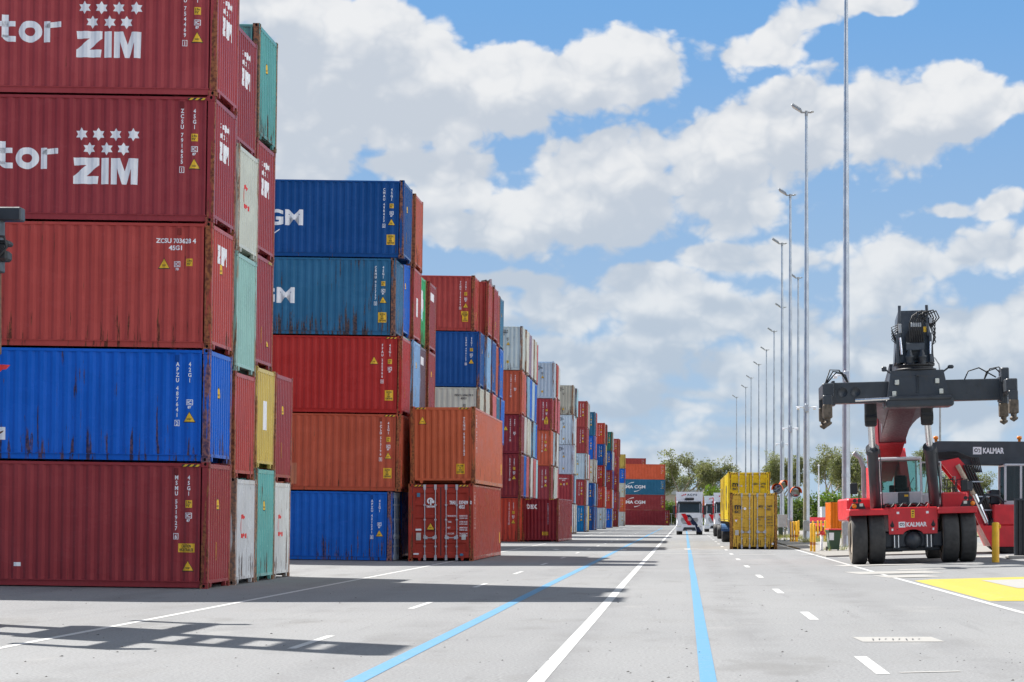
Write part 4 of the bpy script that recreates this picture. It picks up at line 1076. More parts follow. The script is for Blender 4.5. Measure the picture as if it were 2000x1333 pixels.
# ---- the reach stacker facing the camera
rs = empty("reach_stacker", (7.97, 76.2, gz(7.97)), (0, R(-1.5), R(-.4)))
tag(rs, "red and charcoal reach stacker facing the lane, its empty spreader raised in front", "reach stacker")
for (x0, x1) in ((-2.13, -1.60), (-1.53, -.98), (1.03, 1.58), (1.65, 2.18)):
    mb = MB(); tyre(mb, x0, x1, 0, .9, .9); wh = sub(rs, 'wheel', mb, [TREAD, DUSTY])
    mb = MB(); rim(mb, x0 + .03, 0, .9, .9, 1); rim(mb, x1 - .03, 0, .9, .9, -1); sub(rs, 'rim', mb, RIMC, wh)
for (x0, x1) in ((-1.75, -1.2), (1.15, 1.7)):
    mb = MB(); tyre(mb, x0, x1, 6.2, .85, .85); wh = sub(rs, 'wheel', mb, [TREAD, DUSTY])
    mb = MB(); rim(mb, x0 + .03, 6.2, .85, .85, 1); rim(mb, x1 - .03, 6.2, .85, .85, -1); sub(rs, 'rim', mb, RIMC, wh)
mb = MB()
mb.box(-1.0, 1.05, -.35, .35, .55, 1.12, bev=.05).sphere((.02, -.32, .80), .33, 20, sc=(1, .75, 1))
mb.box(-.95, .98, -.1, .3, .42, .6, bev=.03)
for sx in (-.72, .42): mb.box(sx, sx + .28, -.47, -.3, .5, 1.03, bev=.02)
sub(rs, 'front_axle', mb, CHAR)
mb = MB()
for sx in (-.68, -.54, .46, .60): mb.cyl((sx + .03, -.49, .56), (sx + .03, -.49, .98), .024, n=8)
sub(rs, 'axle_bolts', mb, STEEL)
mb = MB(); mb.box(-.95, 1.0, 3.0, 8.0, .75, 1.3, bev=.05).box(-.75, .8, .3, 3.2, .95, 1.75, bev=.04)
mb.box(-1.0, -.2, 1.2, 3.2, .38, .75, bev=.03)
sub(rs, 'chassis', mb, CHAR)
# red bonnet panel with arched lower edge
mb = MB()
pl = [(-.86, 1.92), (-.84, 1.02), (-.38, 1.02)] + [(.0 + .36 * math.cos(R(a)), .98 + .2 * math.sin(R(a))) for a in range(170, 9, -20)] + [(.40, 1.02), (.84, 1.02), (.86, 1.92)]
mb.prism(pl, 'y', -.62, -.5); mb.box(-.86, .86, -.5, .6, 1.8, 1.95, bev=.02)
for sx in (-.58, .56): mb.prism([(sx - .04, 1.92), (sx + .04, 1.92), (sx + .02, 2.06), (sx - .02, 2.06)], 'y', -.58, -.5)
mb.box(.55, .95, .1, .5, 1.9, 2.12, bev=.03)
fp = sub(rs, 'front_panel', mb, MRED)
name_plate(fp, -.5, .48, 1.25, 1.45, -.62)
mb = MB()
for sx in (-.72, .70): mb.lathe([(0, .07), (.012, .07), (.012, .001)], (sx, -.62, 1.33), (0, -1, 0), 14); mb.prism([(sx - .05, 1.36), (sx + .05, 1.36), (sx, 1.5)], 'y', -.635, -.62)
for sx in (-.55, -.15, .2, .6): mb.cyl((sx, -.62, 1.12 + .06 * (abs(sx) > .4)), (sx, -.628, 1.12 + .06 * (abs(sx) > .4)), .018, n=8)
sub(rs, 'tie_down_eyes', mb, BLACK, fp)
mb = MB(); mb.box(-.06, .06, -.626, -.62, 1.58, 1.86); sub(rs, 'warning_sticker', mb, YELLOW, fp)
mb = MB()
for k, z in enumerate((1.64, 1.72, 1.8)): mb.box(-.03, .02 + .01 * k, -.63, -.626, z - .015, z + .02)
sub(rs, 'sticker_symbols', mb, BLACK, fp)
mb = MB()
for sx in (-.56, .46): mb.box(sx, sx + .09, -.626, -.62, 1.72, 1.8)
for sx in (-.75, .67): mb.box(sx, sx + .06, -.626, -.62, 1.14, 1.22)
sub(rs, 'white_labels', mb, WHITE, fp)
for sg, x0, x1 in ((-1, -2.2, -.86), (1, .86, 2.22)):
    mb = MB(); mb.box(x0, x1, -.75, 1.1, 1.82, 1.93, bev=.02); mb.box(x0, x1, -.78, -.72, 1.7, 1.9, bev=.015)
    xe = x0 if sg < 0 else x1; mb.prism([(-.75, 1.83), (1.1, 1.83), (1.1, 1.6), (-.6, 1.7)], 'x', xe - .02, xe + .02)
    fd = sub(rs, 'fender', mb, MRED)
    xc = -1.9 if sg < 0 else 1.95
    mb = MB(); mb.prism([(xc - .28, 1.93), (xc + .28, 1.93), (xc + .2, 2.12), (xc - .16, 2.14)], 'y', -.6, -.3); sub(rs, 'lamp_housing', mb, BLACK)
    mb = MB(); mb.lathe([(0, .085), (.03, .08), (.035, .001)], (xc + (-.12 if sg < 0 else .14), -.6, 2.03), (0, -1, 0), 16); sub(rs, 'indicator_lamp', mb, AMBER)
    mb = MB(); mb.box(xc + (.06 if sg < 0 else -.18), xc + (.18 if sg < 0 else -.06), -.64, -.6, 2.02, 2.12); sub(rs, 'headlight', mb, LAMP)
    mb = MB(); mb.tube([(xc + .05, -.4, 2.1), (xc + .08, -.4, 2.5), (xc - .12, -.42, 2.62)], .02); mb.box(xc - .24, xc + .02, -.46, -.40, 2.45, 2.85, bev=.03)
    for q in range(2): mb.cyl((xc - .1 + .16 * q, -.45, 2.22), (xc - .1 + .16 * q, -.62, 2.22), .06, .07, n=10)
    sub(rs, 'mirror', mb, BLACK)
mb = MB()
mb.box(-2.15, -1.15, 1.2, 6.5, 1.5, 2.32, bev=.06).box(1.2, 2.15, 1.2, 7.0, 1.5, 2.45, bev=.06).box(-1.2, 1.2, 5.0, 8.3, 1.2, 2.35, bev=.08)
mb.prism([(4.6, 2.2), (7.8, 2.2), (7.6, 3.5), (6.6, 3.5)], 'x', -1.1, -.95).prism([(3.6, 2.2), (7.8, 2.2), (7.6, 4.2), (6.0, 4.2)], 'x', .12, .42)
sub(rs, 'body', mb, MRED)
# cab
mb = MB(); cx0, cx1 = -.98, .5
mb.box(cx0, -.35, .86, .92, 2.06, 2.5, bev=.03).box(.02, cx1, .86, .92, 2.06, 2.5, bev=.03)
mb.box(cx0, cx1, .92, 2.6, 2.0, 2.5)
mb.box(cx0 - .02, cx1 + .02, .9, 2.65, 3.62, 3.74, bev=.04)
for (x, y) in ((cx0, .92), (cx1 - .06, .92), (cx0, 2.55), (cx1 - .06, 2.55)): mb.box(x, x + .06, y, y + .06, 2.5, 3.64)
mb.box(cx1, 1.15, 1.0, 1.6, 2.0, 2.42, bev=.03)
cab = sub(rs, 'cab', mb, MGREY)
mb = MB(); mb.box(-.35, .02, .84, .9, 2.04, 2.48, bev=.02); mb.box(-.8, .4, .7, .86, 1.96, 2.05); sub(rs, 'cab_vent', mb, CHAR, cab)
mb = MB(); mb.box(-.14, .0, .834, .84, 2.33, 2.4); sub(rs, 'sticker', mb, YELLOW, cab)
mb = MB(); mb.box(cx0 + .06, cx1 - .06, .93, .95, 2.5, 3.62); sub(rs, 'windscreen', mb, GLASS, cab)
mb = MB(); mb.box(cx0 + .06, cx1 - .06, 2.58, 2.6, 2.5, 3.62); sub(rs, 'cab_window', mb, GLASS, cab); mb = MB(); mb.box(cx0 + .01, cx0 + .03, 1.0, 2.55, 2.5, 3.6); sub(rs, 'cab_window', mb, GLASS, cab)
mb = MB(); mb.box(.56, 1.2, 1.35, 1.39, 2.45, 3.5); sub(rs, 'door_glass', mb, GLASS, cab)
mb = MB()
for (a, b) in (((.54, 1.37, 2.4), (.54, 1.37, 3.55)), ((1.22, 1.37, 2.4), (1.22, 1.37, 3.55)), ((.54, 1.37, 3.53), (1.22, 1.37, 3.53)), ((.54, 1.37, 2.42), (1.22, 1.37, 2.42))): mb.cyl(a, b, .03, n=6)
sub(rs, 'door_frame', mb, MGREY, cab)
mb = MB(); mb.box(-.4, .05, 1.55, 1.7, 2.6, 3.1, bev=.06).box(-.42, .08, 1.2, 1.65, 2.5, 2.66, bev=.05).box(-.62, -.45, 1.1, 1.5, 2.5, 2.75, bev=.03).cyl((-.2, 1.05, 2.5), (-.2, 1.0, 2.8), .03, n=8)
sub(rs, 'seat', mb, SEATB, cab)
mb = MB(); mb.tube([(-.05, .915, 2.5), (.1, .91, 2.8), (.22, .91, 3.0)], .012, 5); sub(rs, 'wiper', mb, BLACK, cab)
# lift cylinders
for a, b in (((-1.2, .3, 1.9), (-1.53, -2.6, 5.0)), ((.87, .3, 1.9), (.37, -2.6, 5.0))):
    a = Vector(a); b = Vector(b); m = a.lerp(b, .66)
    mb = MB(); mb.cyl(a, m, .19, n=20).cyl(m - (b - a) * .03, m + (b - a) * .02, .235, n=20).cyl(a + Vector((.24, -.02, 0)), m + Vector((.24, -.02, 0)), .02, n=6)
    cy = sub(rs, 'lift_cylinder', mb, CHAR)
    mb = MB(); mb.cyl(m, b, .115, n=18); sub(rs, 'piston_rod', mb, STEEL, cy)
    mb = MB(); mb.cyl(b - Vector((.2, 0, 0)), b + Vector((.2, 0, 0)), .2, n=16).box(b.x - .2, b.x + .2, b.y - .16, b.y + .16, b.z - .3, b.z + .62, bev=.05); sub(rs, 'cylinder_head', mb, BLACK, cy)
# boom: a box rising towards the camera
def along(t, x=0, up=0):
    """point on the boom: t metres from the pivot"""
    d = Vector((.04 / 11.7, -.972, .235)).normalized(); n_ = Vector((0, .235, .972))
    return Vector((-.42, 7.0, 3.12)) + d * t + n_ * up + Vector((x, 0, 0))
mb = MB()
def boom_box(mb, t0, t1, hw, u0, u1, hw1=None, mi=0):
    hw1 = hw if hw1 is None else hw1
    vs = [along(t, sx * h, u) for t, h in ((t0, hw), (t1, hw1)) for u in (u0, u1) for sx in (-1, 1)]
    mb.add(vs, [(0, 1, 3, 2), (4, 6, 7, 5), (0, 4, 5, 1), (2, 3, 7, 6), (0, 2, 6, 4), (1, 5, 7, 3)], mi)
boom_box(mb, -.6, 5.05, .46, 0, 1.25)
boom_box(mb, 4.9, 5.05, .5, -.03, 1.28)
bm_ = sub(rs, 'boom', mb, simple("dark_red_boom_paint", (.24, .012, .018), .4, var=.2, grime=.2))
mb = MB(); boom_box(mb, 5.0, 10.2, .455, 0.005, 1.245)
sub(rs, 'boom_section', mb, simple("dusky_boom_paint", (.06, .02, .024), .4, var=.2, grime=.3), bm_)
mb = MB(); boom_box(mb, 10.0, 12.4, .40, .1, 1.15)
boom_box(mb, 7.6, 10.25, .475, .35, 1.3)
sub(rs, 'boom_extension', mb, CHAR, bm_)
mb = MB()
for sg in (-1, 1):                              # curved brackets that carry the cylinder heads
    ol = [(0.46, 5.9)] + [(.46 + (.72 if sg < 0 else .6) * (1 - math.cos(R(a))), 5.9 + 2.6 * math.sin(R(a))) for a in range(15, 91, 15)] + [(1.22 if sg < 0 else 1.08, 9.7), (.46, 10.1)]
    vs = [along(t, sg * x, u) for u in (.06, .5) for x, t in ol]; n_ = len(ol)
    mb.add(vs, [tuple(range(n_)), tuple(range(n_, 2 * n_))] + [(k, (k + 1) % n_, n_ + (k + 1) % n_, n_ + k) for k in range(n_)])
sub(rs, 'cylinder_bracket', mb, CHARL, bm_)
# head above the spreader
mb = MB(); hx, hy = -.28, -5.15
mb.add([(hx - .64, hy - .15, 6.65), (hx + .66, hy - .15, 6.65), (hx + .48, hy + .1, 8.36), (hx - .46, hy + .1, 8.36), (hx - .6, hy + .9, 6.6), (hx + .6, hy + .9, 6.6), (hx + .5, hy + .9, 8.1), (hx - .5, hy + .9, 8.1)],
       [(0, 1, 2, 3), (4, 5, 6, 7), (0, 1, 5, 4), (3, 2, 6, 7), (0, 3, 7, 4), (1, 2, 6, 5)])
for sg in (-1, 1):
    mb.box(hx + sg * .53 - .05, hx + sg * .53 + .05, hy - .3, hy + .2, 6.6, 7.6, bev=.02)
    mb.cyl((hx + sg * .47, hy - .22, 7.5), (hx + sg * .44, hy - .18, 8.5), .05, n=8)
mb.box(hx - .28, hx + .34, hy - .32, hy - .1, 7.02, 7.28, bev=.03)
hd = sub(rs, 'boom_head', mb, simple('worn_charcoal_paint', (.06, .07, .085), .4, var=.25, grime=.3))
mb = MB(); mb.add([(hx - .27, hy - .24, 6.75), (hx + .32, hy - .24, 6.75), (hx + .3, hy - .2, 7.55), (hx + .2, hy - .19, 7.68), (hx - .18, hy - .19, 7.68), (hx - .26, hy - .2, 7.55)], [(0, 1, 2, 3, 4, 5)]); sub(rs, 'recess_shade', mb, BLACK, hd)  # flat black sheet painted for the shade inside a recess
mb = MB(); mb.box(hx + .3, hx + .42, hy - .2, hy - .17, 7.62, 7.8); sub(rs, 'sticker', mb, YELLOW, hd)
mb = MB(); mb.cyl((hx - .42, hy - .34, 6.9), (hx - .46, hy - .33, 7.45), .045, n=10).cyl((hx + .5, hy - .34, 6.9), (hx + .52, hy - .33, 7.3), .035, n=10); sub(rs, 'damper_rod', mb, STEEL, hd)
rg = random.Random(8)
mb = MB()
for k in range(7):
    x0 = hx - .12 + .07 * k; x1 = hx + .1 + .09 * k
    mb.tube([(x0, hy - .3, 7.3), (x0 - .02, hy - .34, 7.9), (x0 + .08, hy - .36, 8.15 + .05 * (k % 3)), (x1 + .1, hy - .2, 8.3 + .03 * (k % 2)), (x1 + .22, hy - .02, 8.1), (hx + .62, hy + .2, 7.8)], .022, 6)
for k in range(5):
    mb.tube([(hx - .5, hy - .1, 7.9 - .06 * k), (hx - .72, hy - .15, 7.8 - .1 * k), (hx - .62, hy - .2, 7.5 - .05 * k), (hx - .45, hy - .28, 7.2)], .016, 5)
    mb.tube([(hx + .55, hy - .1, 8.2 - .1 * k), (hx + .72, hy - .1, 7.9 - .15 * k), (hx + .6, hy - .2, 7.2), (hx + .62, hy - .1, 6.8)], .018, 5)
for k in range(4): mb.tube([(.75 + .06 * k, 2.9, 3.4), (.8 + .08 * k, 2.8, 4.0 + .06 * k), (1.0 + .05 * k, 2.8, 3.9), (1.05, 2.9, 3.2)], .02, 5)
sub(rs, 'hoses', mb, HOSE)
mb = MB()
for k in range(5): mb.box(hx - .1 + .07 * k, hx - .05 + .07 * k, hy - .4, hy - .3, 7.78, 7.92, bev=.01)
mb.box(hx - .5, hx - .4, hy - .3, hy - .2, 7.6, 7.9, bev=.01); mb.box(hx + .5, hx + .6, hy - .3, hy - .2, 7.9, 8.1, bev=.01)
sub(rs, 'valve_block', mb, GALVD, hd)
# spreader
sx = -.23; sp = MB(); sy = -5.25
sp.add([(sx - .86, sy - .5, 6.36), (sx + .84, sy - .5, 6.36), (sx + 1.02, sy - .58, 5.42), (sx - 1.02, sy - .58, 5.42),
        (sx - .86, sy + .5, 6.36), (sx + .84, sy + .5, 6.36), (sx + 1.02, sy + .58, 5.42), (sx - 1.02, sy + .58, 5.42)], [(0, 1, 2, 3), (4, 5, 6, 7), (0, 1, 5, 4), (3, 2, 6, 7), (0, 3, 7, 4), (1, 2, 6, 5)])
sp.box(sx - .88, sx + .86, sy - .52, sy + .52, 6.1, 6.2, bev=.02)
sp.box(sx - 1.06, sx + 1.14, sy - .66, sy + .66, 5.18, 5.44, bev=.05)
for dz in (.15, .68): sp.box(sx - .06, sx + .06, sy - .585, sy - .50, 5.5 + dz, 5.54 + dz)
sp.box(sx - .035, sx - .015, sy - .575, sy - .5, 5.62, 6.22); sp.box(sx + .015, sx + .035, sy - .575, sy - .5, 5.62, 6.22)
sp.tube([(sx - .86, sy - .3, 6.3), (sx - 1.02, sy - .3, 6.42)], .03, 6).box(sx - 1.14, sx - .98, sy - .36, sy - .24, 6.36, 6.52, bev=.03)
sp.tube([(sx + .84, sy - .3, 6.3), (sx + 1.06, sy - .3, 6.46)], .03, 6).box(sx + 1.0, sx + 1.2, sy - .36, sy - .24, 6.4, 6.52, bev=.04)
spf = sub(rs, 'spreader_frame', sp, CHAR)
mb = MB(); mb.lathe([(0, .62), (0, .66), (.07, .68), (.09, .62), (.09, .58), (.16, .58), (.17, .62), (.22, .62), (.22, .01)], (hx + .05, -5.15, 6.36), (0, 0, 1), 32)
for k in range(14): mb.cyl((hx + .05 + .6 * math.cos(k * .45), -5.15 + .6 * math.sin(k * .45), 6.55), (hx + .05 + .6 * math.cos(k * .45), -5.15 + .6 * math.sin(k * .45), 6.63), .03, n=6)
sub(rs, 'rotator', mb, BLACK, spf)
mb = MB()
for x in (-.2, .2):
    mb.lathe([(0, .13), (.2, .13), (.22, .15), (.27, .15), (.3, .1), (.36, .1), (.4, .07), (.47, .07), (.48, .001)], (hx + .03 + x, -5.55, 6.57), (0, 0, 1), 18)
sub(rs, 'rotator_motor', mb, CHAR, spf)
for (x, z) in ((-.68, 5.98), (.62, 6.0), (-.78, 5.62), (.74, 5.66)):
    mb = MB(); mb.box(sx + x - .065, sx + x + .065, sy - .62, sy - .50, z - .08, z + .08, bev=.012); sub(rs, 'work_lamp', mb, LAMP, spf)
mb = MB(); mb.cyl((sx - .95, sy - .66, 5.46), (sx + 1.05, sy - .66, 5.46), .075, n=14); sub(rs, 'side_shift_cylinder', mb, CHAR, spf)
mb = MB(); mb.cyl((sx - 2.05, sy - .66, 5.43), (sx - .95, sy - .66, 5.46), .05, n=12); sub(rs, 'side_shift_rod', mb, STEEL, spf)
for sg in (-1, 1):
    mb = MB(); a, b = sx + sg * .9, sx + sg * 2.72
    mb.box(min(a, b), max(a, b), sy - .3, sy + .3, 5.36, 6.04, bev=.02); c = sx + sg * 2.72
    mb.box(c - .05, c + .05, sy - .36, sy + .36, 5.3, 6.1, bev=.01)
    if sg < 0:
        for q in (2.0, 2.42): mb.lathe([(0, .17), (.012, .17), (.012, .15), (.002, .15), (.002, .001)], (sx - q, sy - .3, 5.72), (0, -1, 0), 22)
    else:
        for q in range(3):
            for w_ in range(2): mb.cyl((sx + 1.6 + .35 * q, sy - .3, 5.6 + .22 * w_), (sx + 1.6 + .35 * q, sy - .312, 5.6 + .22 * w_), .02, n=8)
    br = sub(rs, 'spreader_arm', mb, CHAR)
    mb = MB(); e0, e1 = sx + sg * 2.76, sx + sg * 3.12
    mb.box(min(e0, e1), max(e0, e1), sy - 1.2, sy + 1.2, 5.55, 5.98, bev=.03)
    if sg > 0: mb.box(e0 - .05, e0 + .2, sy - .5, sy + .2, 5.9, 6.38, bev=.03)
    for yy in (sy - 1.15, sy + 1.15):
        mb.box(e1 - sg * .30, e1, yy - .12, yy + .12, 5.2, 5.6, bev=.03)
        for q in range(4): mb.cyl((e0 + sg * .02, yy - .14, 5.4 + q * .14), (e0 + sg * .02, yy - .16, 5.4 + q * .14), .02, n=6)
    sub(rs, 'end_beam', mb, CHAR, br)
    for yy in (sy - 1.15, sy + 1.15):
        xm = e1 - sg * .14; mb = MB()
        mb.box(xm - .15, xm + .15, yy - .15, yy + .15, 4.85, 5.3, bev=.03)
        mb.lathe([(0, .1), (-.1, .09), (-.12, .14), (-.18, .13), (-.26, .01)], (xm, yy, 4.85), (0, 0, 1), 12)
        sub(rs, 'twistlock', mb, WORN, br)
    mb = MB()
    for yy in (sy - 1.15, sy + 1.15): mb.tube([(e0 - sg * .1, yy, 5.0)] + [(e0 - sg * .1 + .12 * math.sin(t * .8), yy, 5.12 - .12 * math.cos(t * .8)) for t in range(8)], .025, 6)
    for k in range(3): mb.tube([(sx + sg * 2.2, sy, 6.0), (sx + sg * (2.3 + .1 * k), sy, 6.3 + .08 * k), (sx + sg * (2.6 + .1 * k), sy, 6.38 + .05 * k), (sx + sg * 3.0, sy - .1, 5.95)] if sg < 0 or k < 2 else [(sx + 1.55, sy, 6.0), (sx + 1.7, sy, 6.32), (sx + 2.05, sy, 6.42), (sx + 2.6, sy, 6.1)], .022, 6)
    sub(rs, 'arm_hoses', mb, HOSE, br)
# exhaust, ladder, rails on the right hand side
mb = MB(); mb.tube([(-1.5, 1.6, 2.2), (-1.5, 1.6, 3.4), (-1.62, 1.5, 3.75), (-1.85, 1.45, 3.95)], [.09, .09, .085, .08], 12); sub(rs, 'exhaust_pipe', mb, GALVD)
mb = MB()
for x in (1.35, 1.75):
    mb.tube([(x, 1.5, 1.95), (x, 1.5, 3.0), (x, 2.2, 3.0), (x, 2.2, 2.2)], .022, 6)
for k in range(3): mb.cyl((1.35, 1.5, 2.3 + .3 * k), (1.75, 1.5, 2.3 + .3 * k), .018, n=6)
mb.tube([(1.0, .5, 1.95), (1.12, .5, 2.6), (1.0, .6, 3.6), (1.0, .8, 4.1)], .025, 6)
sub(rs, 'handrail', mb, BLACK)
mb = MB()
for k in range(9): mb.box(-1.0 + .16 * k, -.9 + .16 * k, .1, .7, 1.95 + .05 * (k % 3), 2.06 + .05 * (k % 2), bev=.01)
for k in range(6): mb.tube([(-1.0 + .3 * k, -.2, 1.95), (-.9 + .3 * k, -.3, 2.08), (-.7 + .3 * k, .1, 2.02)], .03, 6)
sub(rs, 'deck_fittings', mb, BLACK)

# ---- the second reach stacker, side on behind it
r2 = empty("reach_stacker", (12.2, 89.0, gz(12.2)))
tag(r2, "red reach stacker seen side on behind the first, its charcoal boom lowered to the left", "reach stacker")
mb = MB(); bz0, bz1 = 3.62, 4.58
mb.prism([(-2.15, bz0 + .15), (-2.0, bz0), (7.5, bz0 - .1), (7.5, bz1 - .05), (-1.9, bz1), (-2.15, bz1 - .1)], 'y', -.5, .5)
mb.prism([(-.1, bz0 + .02), (7.5, bz0 - .15), (7.5, bz1 - .35), (3.0, bz1 - .4)], 'y', -.56, -.5)
b2_ = sub(r2, 'boom', mb, CHAR)
name_plate(b2_, -.48, .78, 4.04, 4.34, -.503)
mb = MB()
for x in (-1.95, 1.45): mb.lathe([(0, .06), (.1, .06), (.1, .1), (.22, .1), (.24, .001)], (x, -.2, bz1 - .02), (0, 0, 1), 14)
sub(r2, 'beacon', mb, AMBER)
mb = MB()
mb.prism([(-1.85, 3.75), (-1.1, 3.9), (-.35, 3.1), (.0, 2.0), (.4, 1.6), (2.6, 1.6), (2.6, 1.15), (-.25, 1.15), (-.75, 2.4)], 'y', -.7, -.55)
mb.prism([(-1.85, 3.75), (-1.1, 3.9), (-.35, 3.1), (.0, 2.0), (.4, 1.6), (2.6, 1.6), (2.6, 1.15), (-.25, 1.15), (-.75, 2.4)], 'y', .55, .7)
mb.prism([(-.2, 1.15), (.2, .3), (5.2, .3), (5.2, 1.15)], 'y', -1.3, 1.3)
mb.box(-2.6, -.6, -.6, 1.6, 1.5, 2.35, bev=.06)
mb.box(.25, 5.5, -1.28, 1.28, 1.15, 2.0, bev=.05)
mb.prism([(-.35, 1.2), (-.2, 1.2), (.35, .18), (.2, .18)], 'y', -1.45, -1.3)
sub(r2, 'chassis', mb, MRED)
mb = MB(); mb.cyl((-1.15, -.8, 3.6), (-.2, -.8, 1.9), .1, n=14); sub(r2, 'piston_rod', mb, RIMC)
mb = MB(); mb.cyl((-.45, -.8, 2.4), (.1, -.8, 1.2), .12, n=14); sub(r2, 'lift_cylinder', mb, STEEL)
mb = MB()
for k in range(4): mb.tube([(-.9 + .1 * k, -.8, 3.6), (-.55 + .1 * k, -.82, 2.8), (-.1 + .09 * k, -.82, 1.8), (.1 + .09 * k, -.8, 1.2)], .045, 6)
for k in range(5): mb.tube([(-1.9, -.6, 4.1 - .05 * k), (-1.2, -.66, 4.15 - .06 * k), (-.6 + .08 * k, -.7, 3.9), (-.4 + .06 * k, -.75, 3.3)], .03, 6)
for k in range(4): mb.tube([(-2.1 + .1 * k, -.3, 3.8), (-2.1 + .12 * k, -.4, 3.3 - .05 * k), (-1.7, -.4, 3.1)], .022, 6)
sub(r2, 'hoses', mb, HOSE)
mb = MB()
for z in (1.75, 2.3, 2.9): mb.box(-.6 + (2.9 - z) * .42, -.1 + (2.9 - z) * .42, -.88, -.85, z, z + .05)
sub(r2, 'hose_clamp', mb, GALV)
mb = MB(); mb.box(.72, 3.0, -1.0, .8, 1.95, 2.15); mb.box(.72, 3.0, -1.0, .8, 3.55, 3.65, bev=.04)
for x in (.72, 1.35, 2.92):
    for y in (-1.0, .72): mb.box(x, x + .09, y, y + .08, 2.1, 3.58)
c2 = sub(r2, 'cab', mb, MGREY)
mb = MB(); mb.box(.81, 2.92, -.98, -.96, 2.15, 3.55); sub(r2, 'cab_window', mb, WSCREEN, c2); mb = MB(); mb.box(.81, 2.92, .74, .76, 2.15, 3.55); sub(r2, 'cab_window', mb, WSCREEN, c2)
mb = MB(); mb.box(.2, .62, -.5, .5, 2.0, 2.6, bev=.05).box(-.05, .2, -.7, -.2, 1.95, 2.3, bev=.1).tube([(-.3, -.9, 2.0), (0, -.9, 2.4), (.5, -.9, 2.35), (.8, -.9, 2.0)], .06, 8)
mb.box(-.95, -.55, -1.0, -.9, 2.55, 2.95, bev=.04)
sub(r2, 'engine_cover', mb, CHAR)
mb = MB()
for x in (-1.6, -1.2, -.9): mb.tube([(x, -1.0, 1.8), (x, -1.0, 3.0), (x + .25, -1.0, 3.05)], .025, 6)
sub(r2, 'handrail', mb, BLACK)
for x, y0 in ((.95, -1.2), (.95, .6), (5.6, -1.2), (5.6, .6)):
    mb = MB(); mb.lathe([(.05, .001), (.05, .5), (0, .55), (0, .84), (.06, .9), (.5, .9), (.56, .84), (.56, .55), (.5, .5), (.5, .001)], (x, y0, .9), (0, 1, 0), 32); sub(r2, 'wheel', mb, RUBBER)

# ---- the container handler at the left edge: only its arm shows, its shadow lies on the paving
ch = empty("container_handler", (-11.82, 34.0, gz(-11.8)))
tag(ch, "container handler mostly out of frame, its dark spreader arm reaching in at the left edge", "container handler")
mb = MB()
for y in (-.85, .85): mb.box(-.86, -.52, y - .17, y + .17, .3, 13.2, bev=.02)
for z0, z1 in ((1.2, 1.6), (3.0, 3.3), (7.5, 7.8), (8.7, 8.95), (9.7, 10.0), (10.9, 11.5), (12.1, 13.3)): mb.box(-.82, -.6, -.7, .7, z0, z1)
sub(ch, 'mast', mb, CHAR)
mb = MB(); mb.box(-.5, -.2, -1.5, 1.5, 4.4, 6.7, bev=.03); sub(ch, 'carriage', mb, CHAR)
mb = MB(); mb.box(-.2, .08, -3.0, 3.0, 6.45, 6.9, bev=.03)
spr = sub(ch, 'spreader_beam', mb, CHAR)
for y in (-3.1, 3.1):
    mb = MB(); mb.box(.0, .55, y - .14, y + .14, 6.67, 6.9, bev=.02); mb.box(.0, .2, y - .16, y + .16, 5.8, 6.7, bev=.02); sub(ch, 'spreader_arm', mb, CHAR, spr)
    mb = MB(); mb.box(.1, .34, y - .2, y + .12, 5.98, 6.16, bev=.04).box(.16, .36, y - .2, y + .12, 6.24, 6.33, bev=.03).tube([(.1, y - .2, 6.4), (.3, y - .22, 6.38), (.34, y - .22, 6.2), (.2, y - .22, 6.05)], .025, 6).box(.18, .3, y - .24, y - .1, 6.12, 6.26, bev=.02)
    sub(ch, 'twistlock', mb, BLACK, spr)
    mb = MB(); mb.box(.02, .16, y - .18, y + .1, 4.4, 5.8, bev=.02); sub(ch, 'guide_leg', mb, RUSTY, spr)
mb = MB(); mb.box(-5.5, -.3, -1.6, 1.6, .6, 1.9, bev=.1).box(-5.2, -3.4, -1.5, 1.5, 1.9, 2.6, bev=.08); sub(ch, 'body', mb, MRED)
mb = MB(); mb.box(-3.0, -1.6, -.9, .7, 1.9, 3.6, bev=.08); sub(ch, 'cab', mb, MGREY)
for x, y0 in ((-1.0, -2.0), (-1.0, 1.4), (-4.6, -1.8), (-4.6, 1.2)):
    mb = MB(); mb.lathe([(0, .45), (0, .66), (.05, .72), (.55, .72), (.6, .66), (.6, .45)], (x, y0, .72), (0, 1, 0), 28); sub(ch, 'wheel', mb, RUBBER)

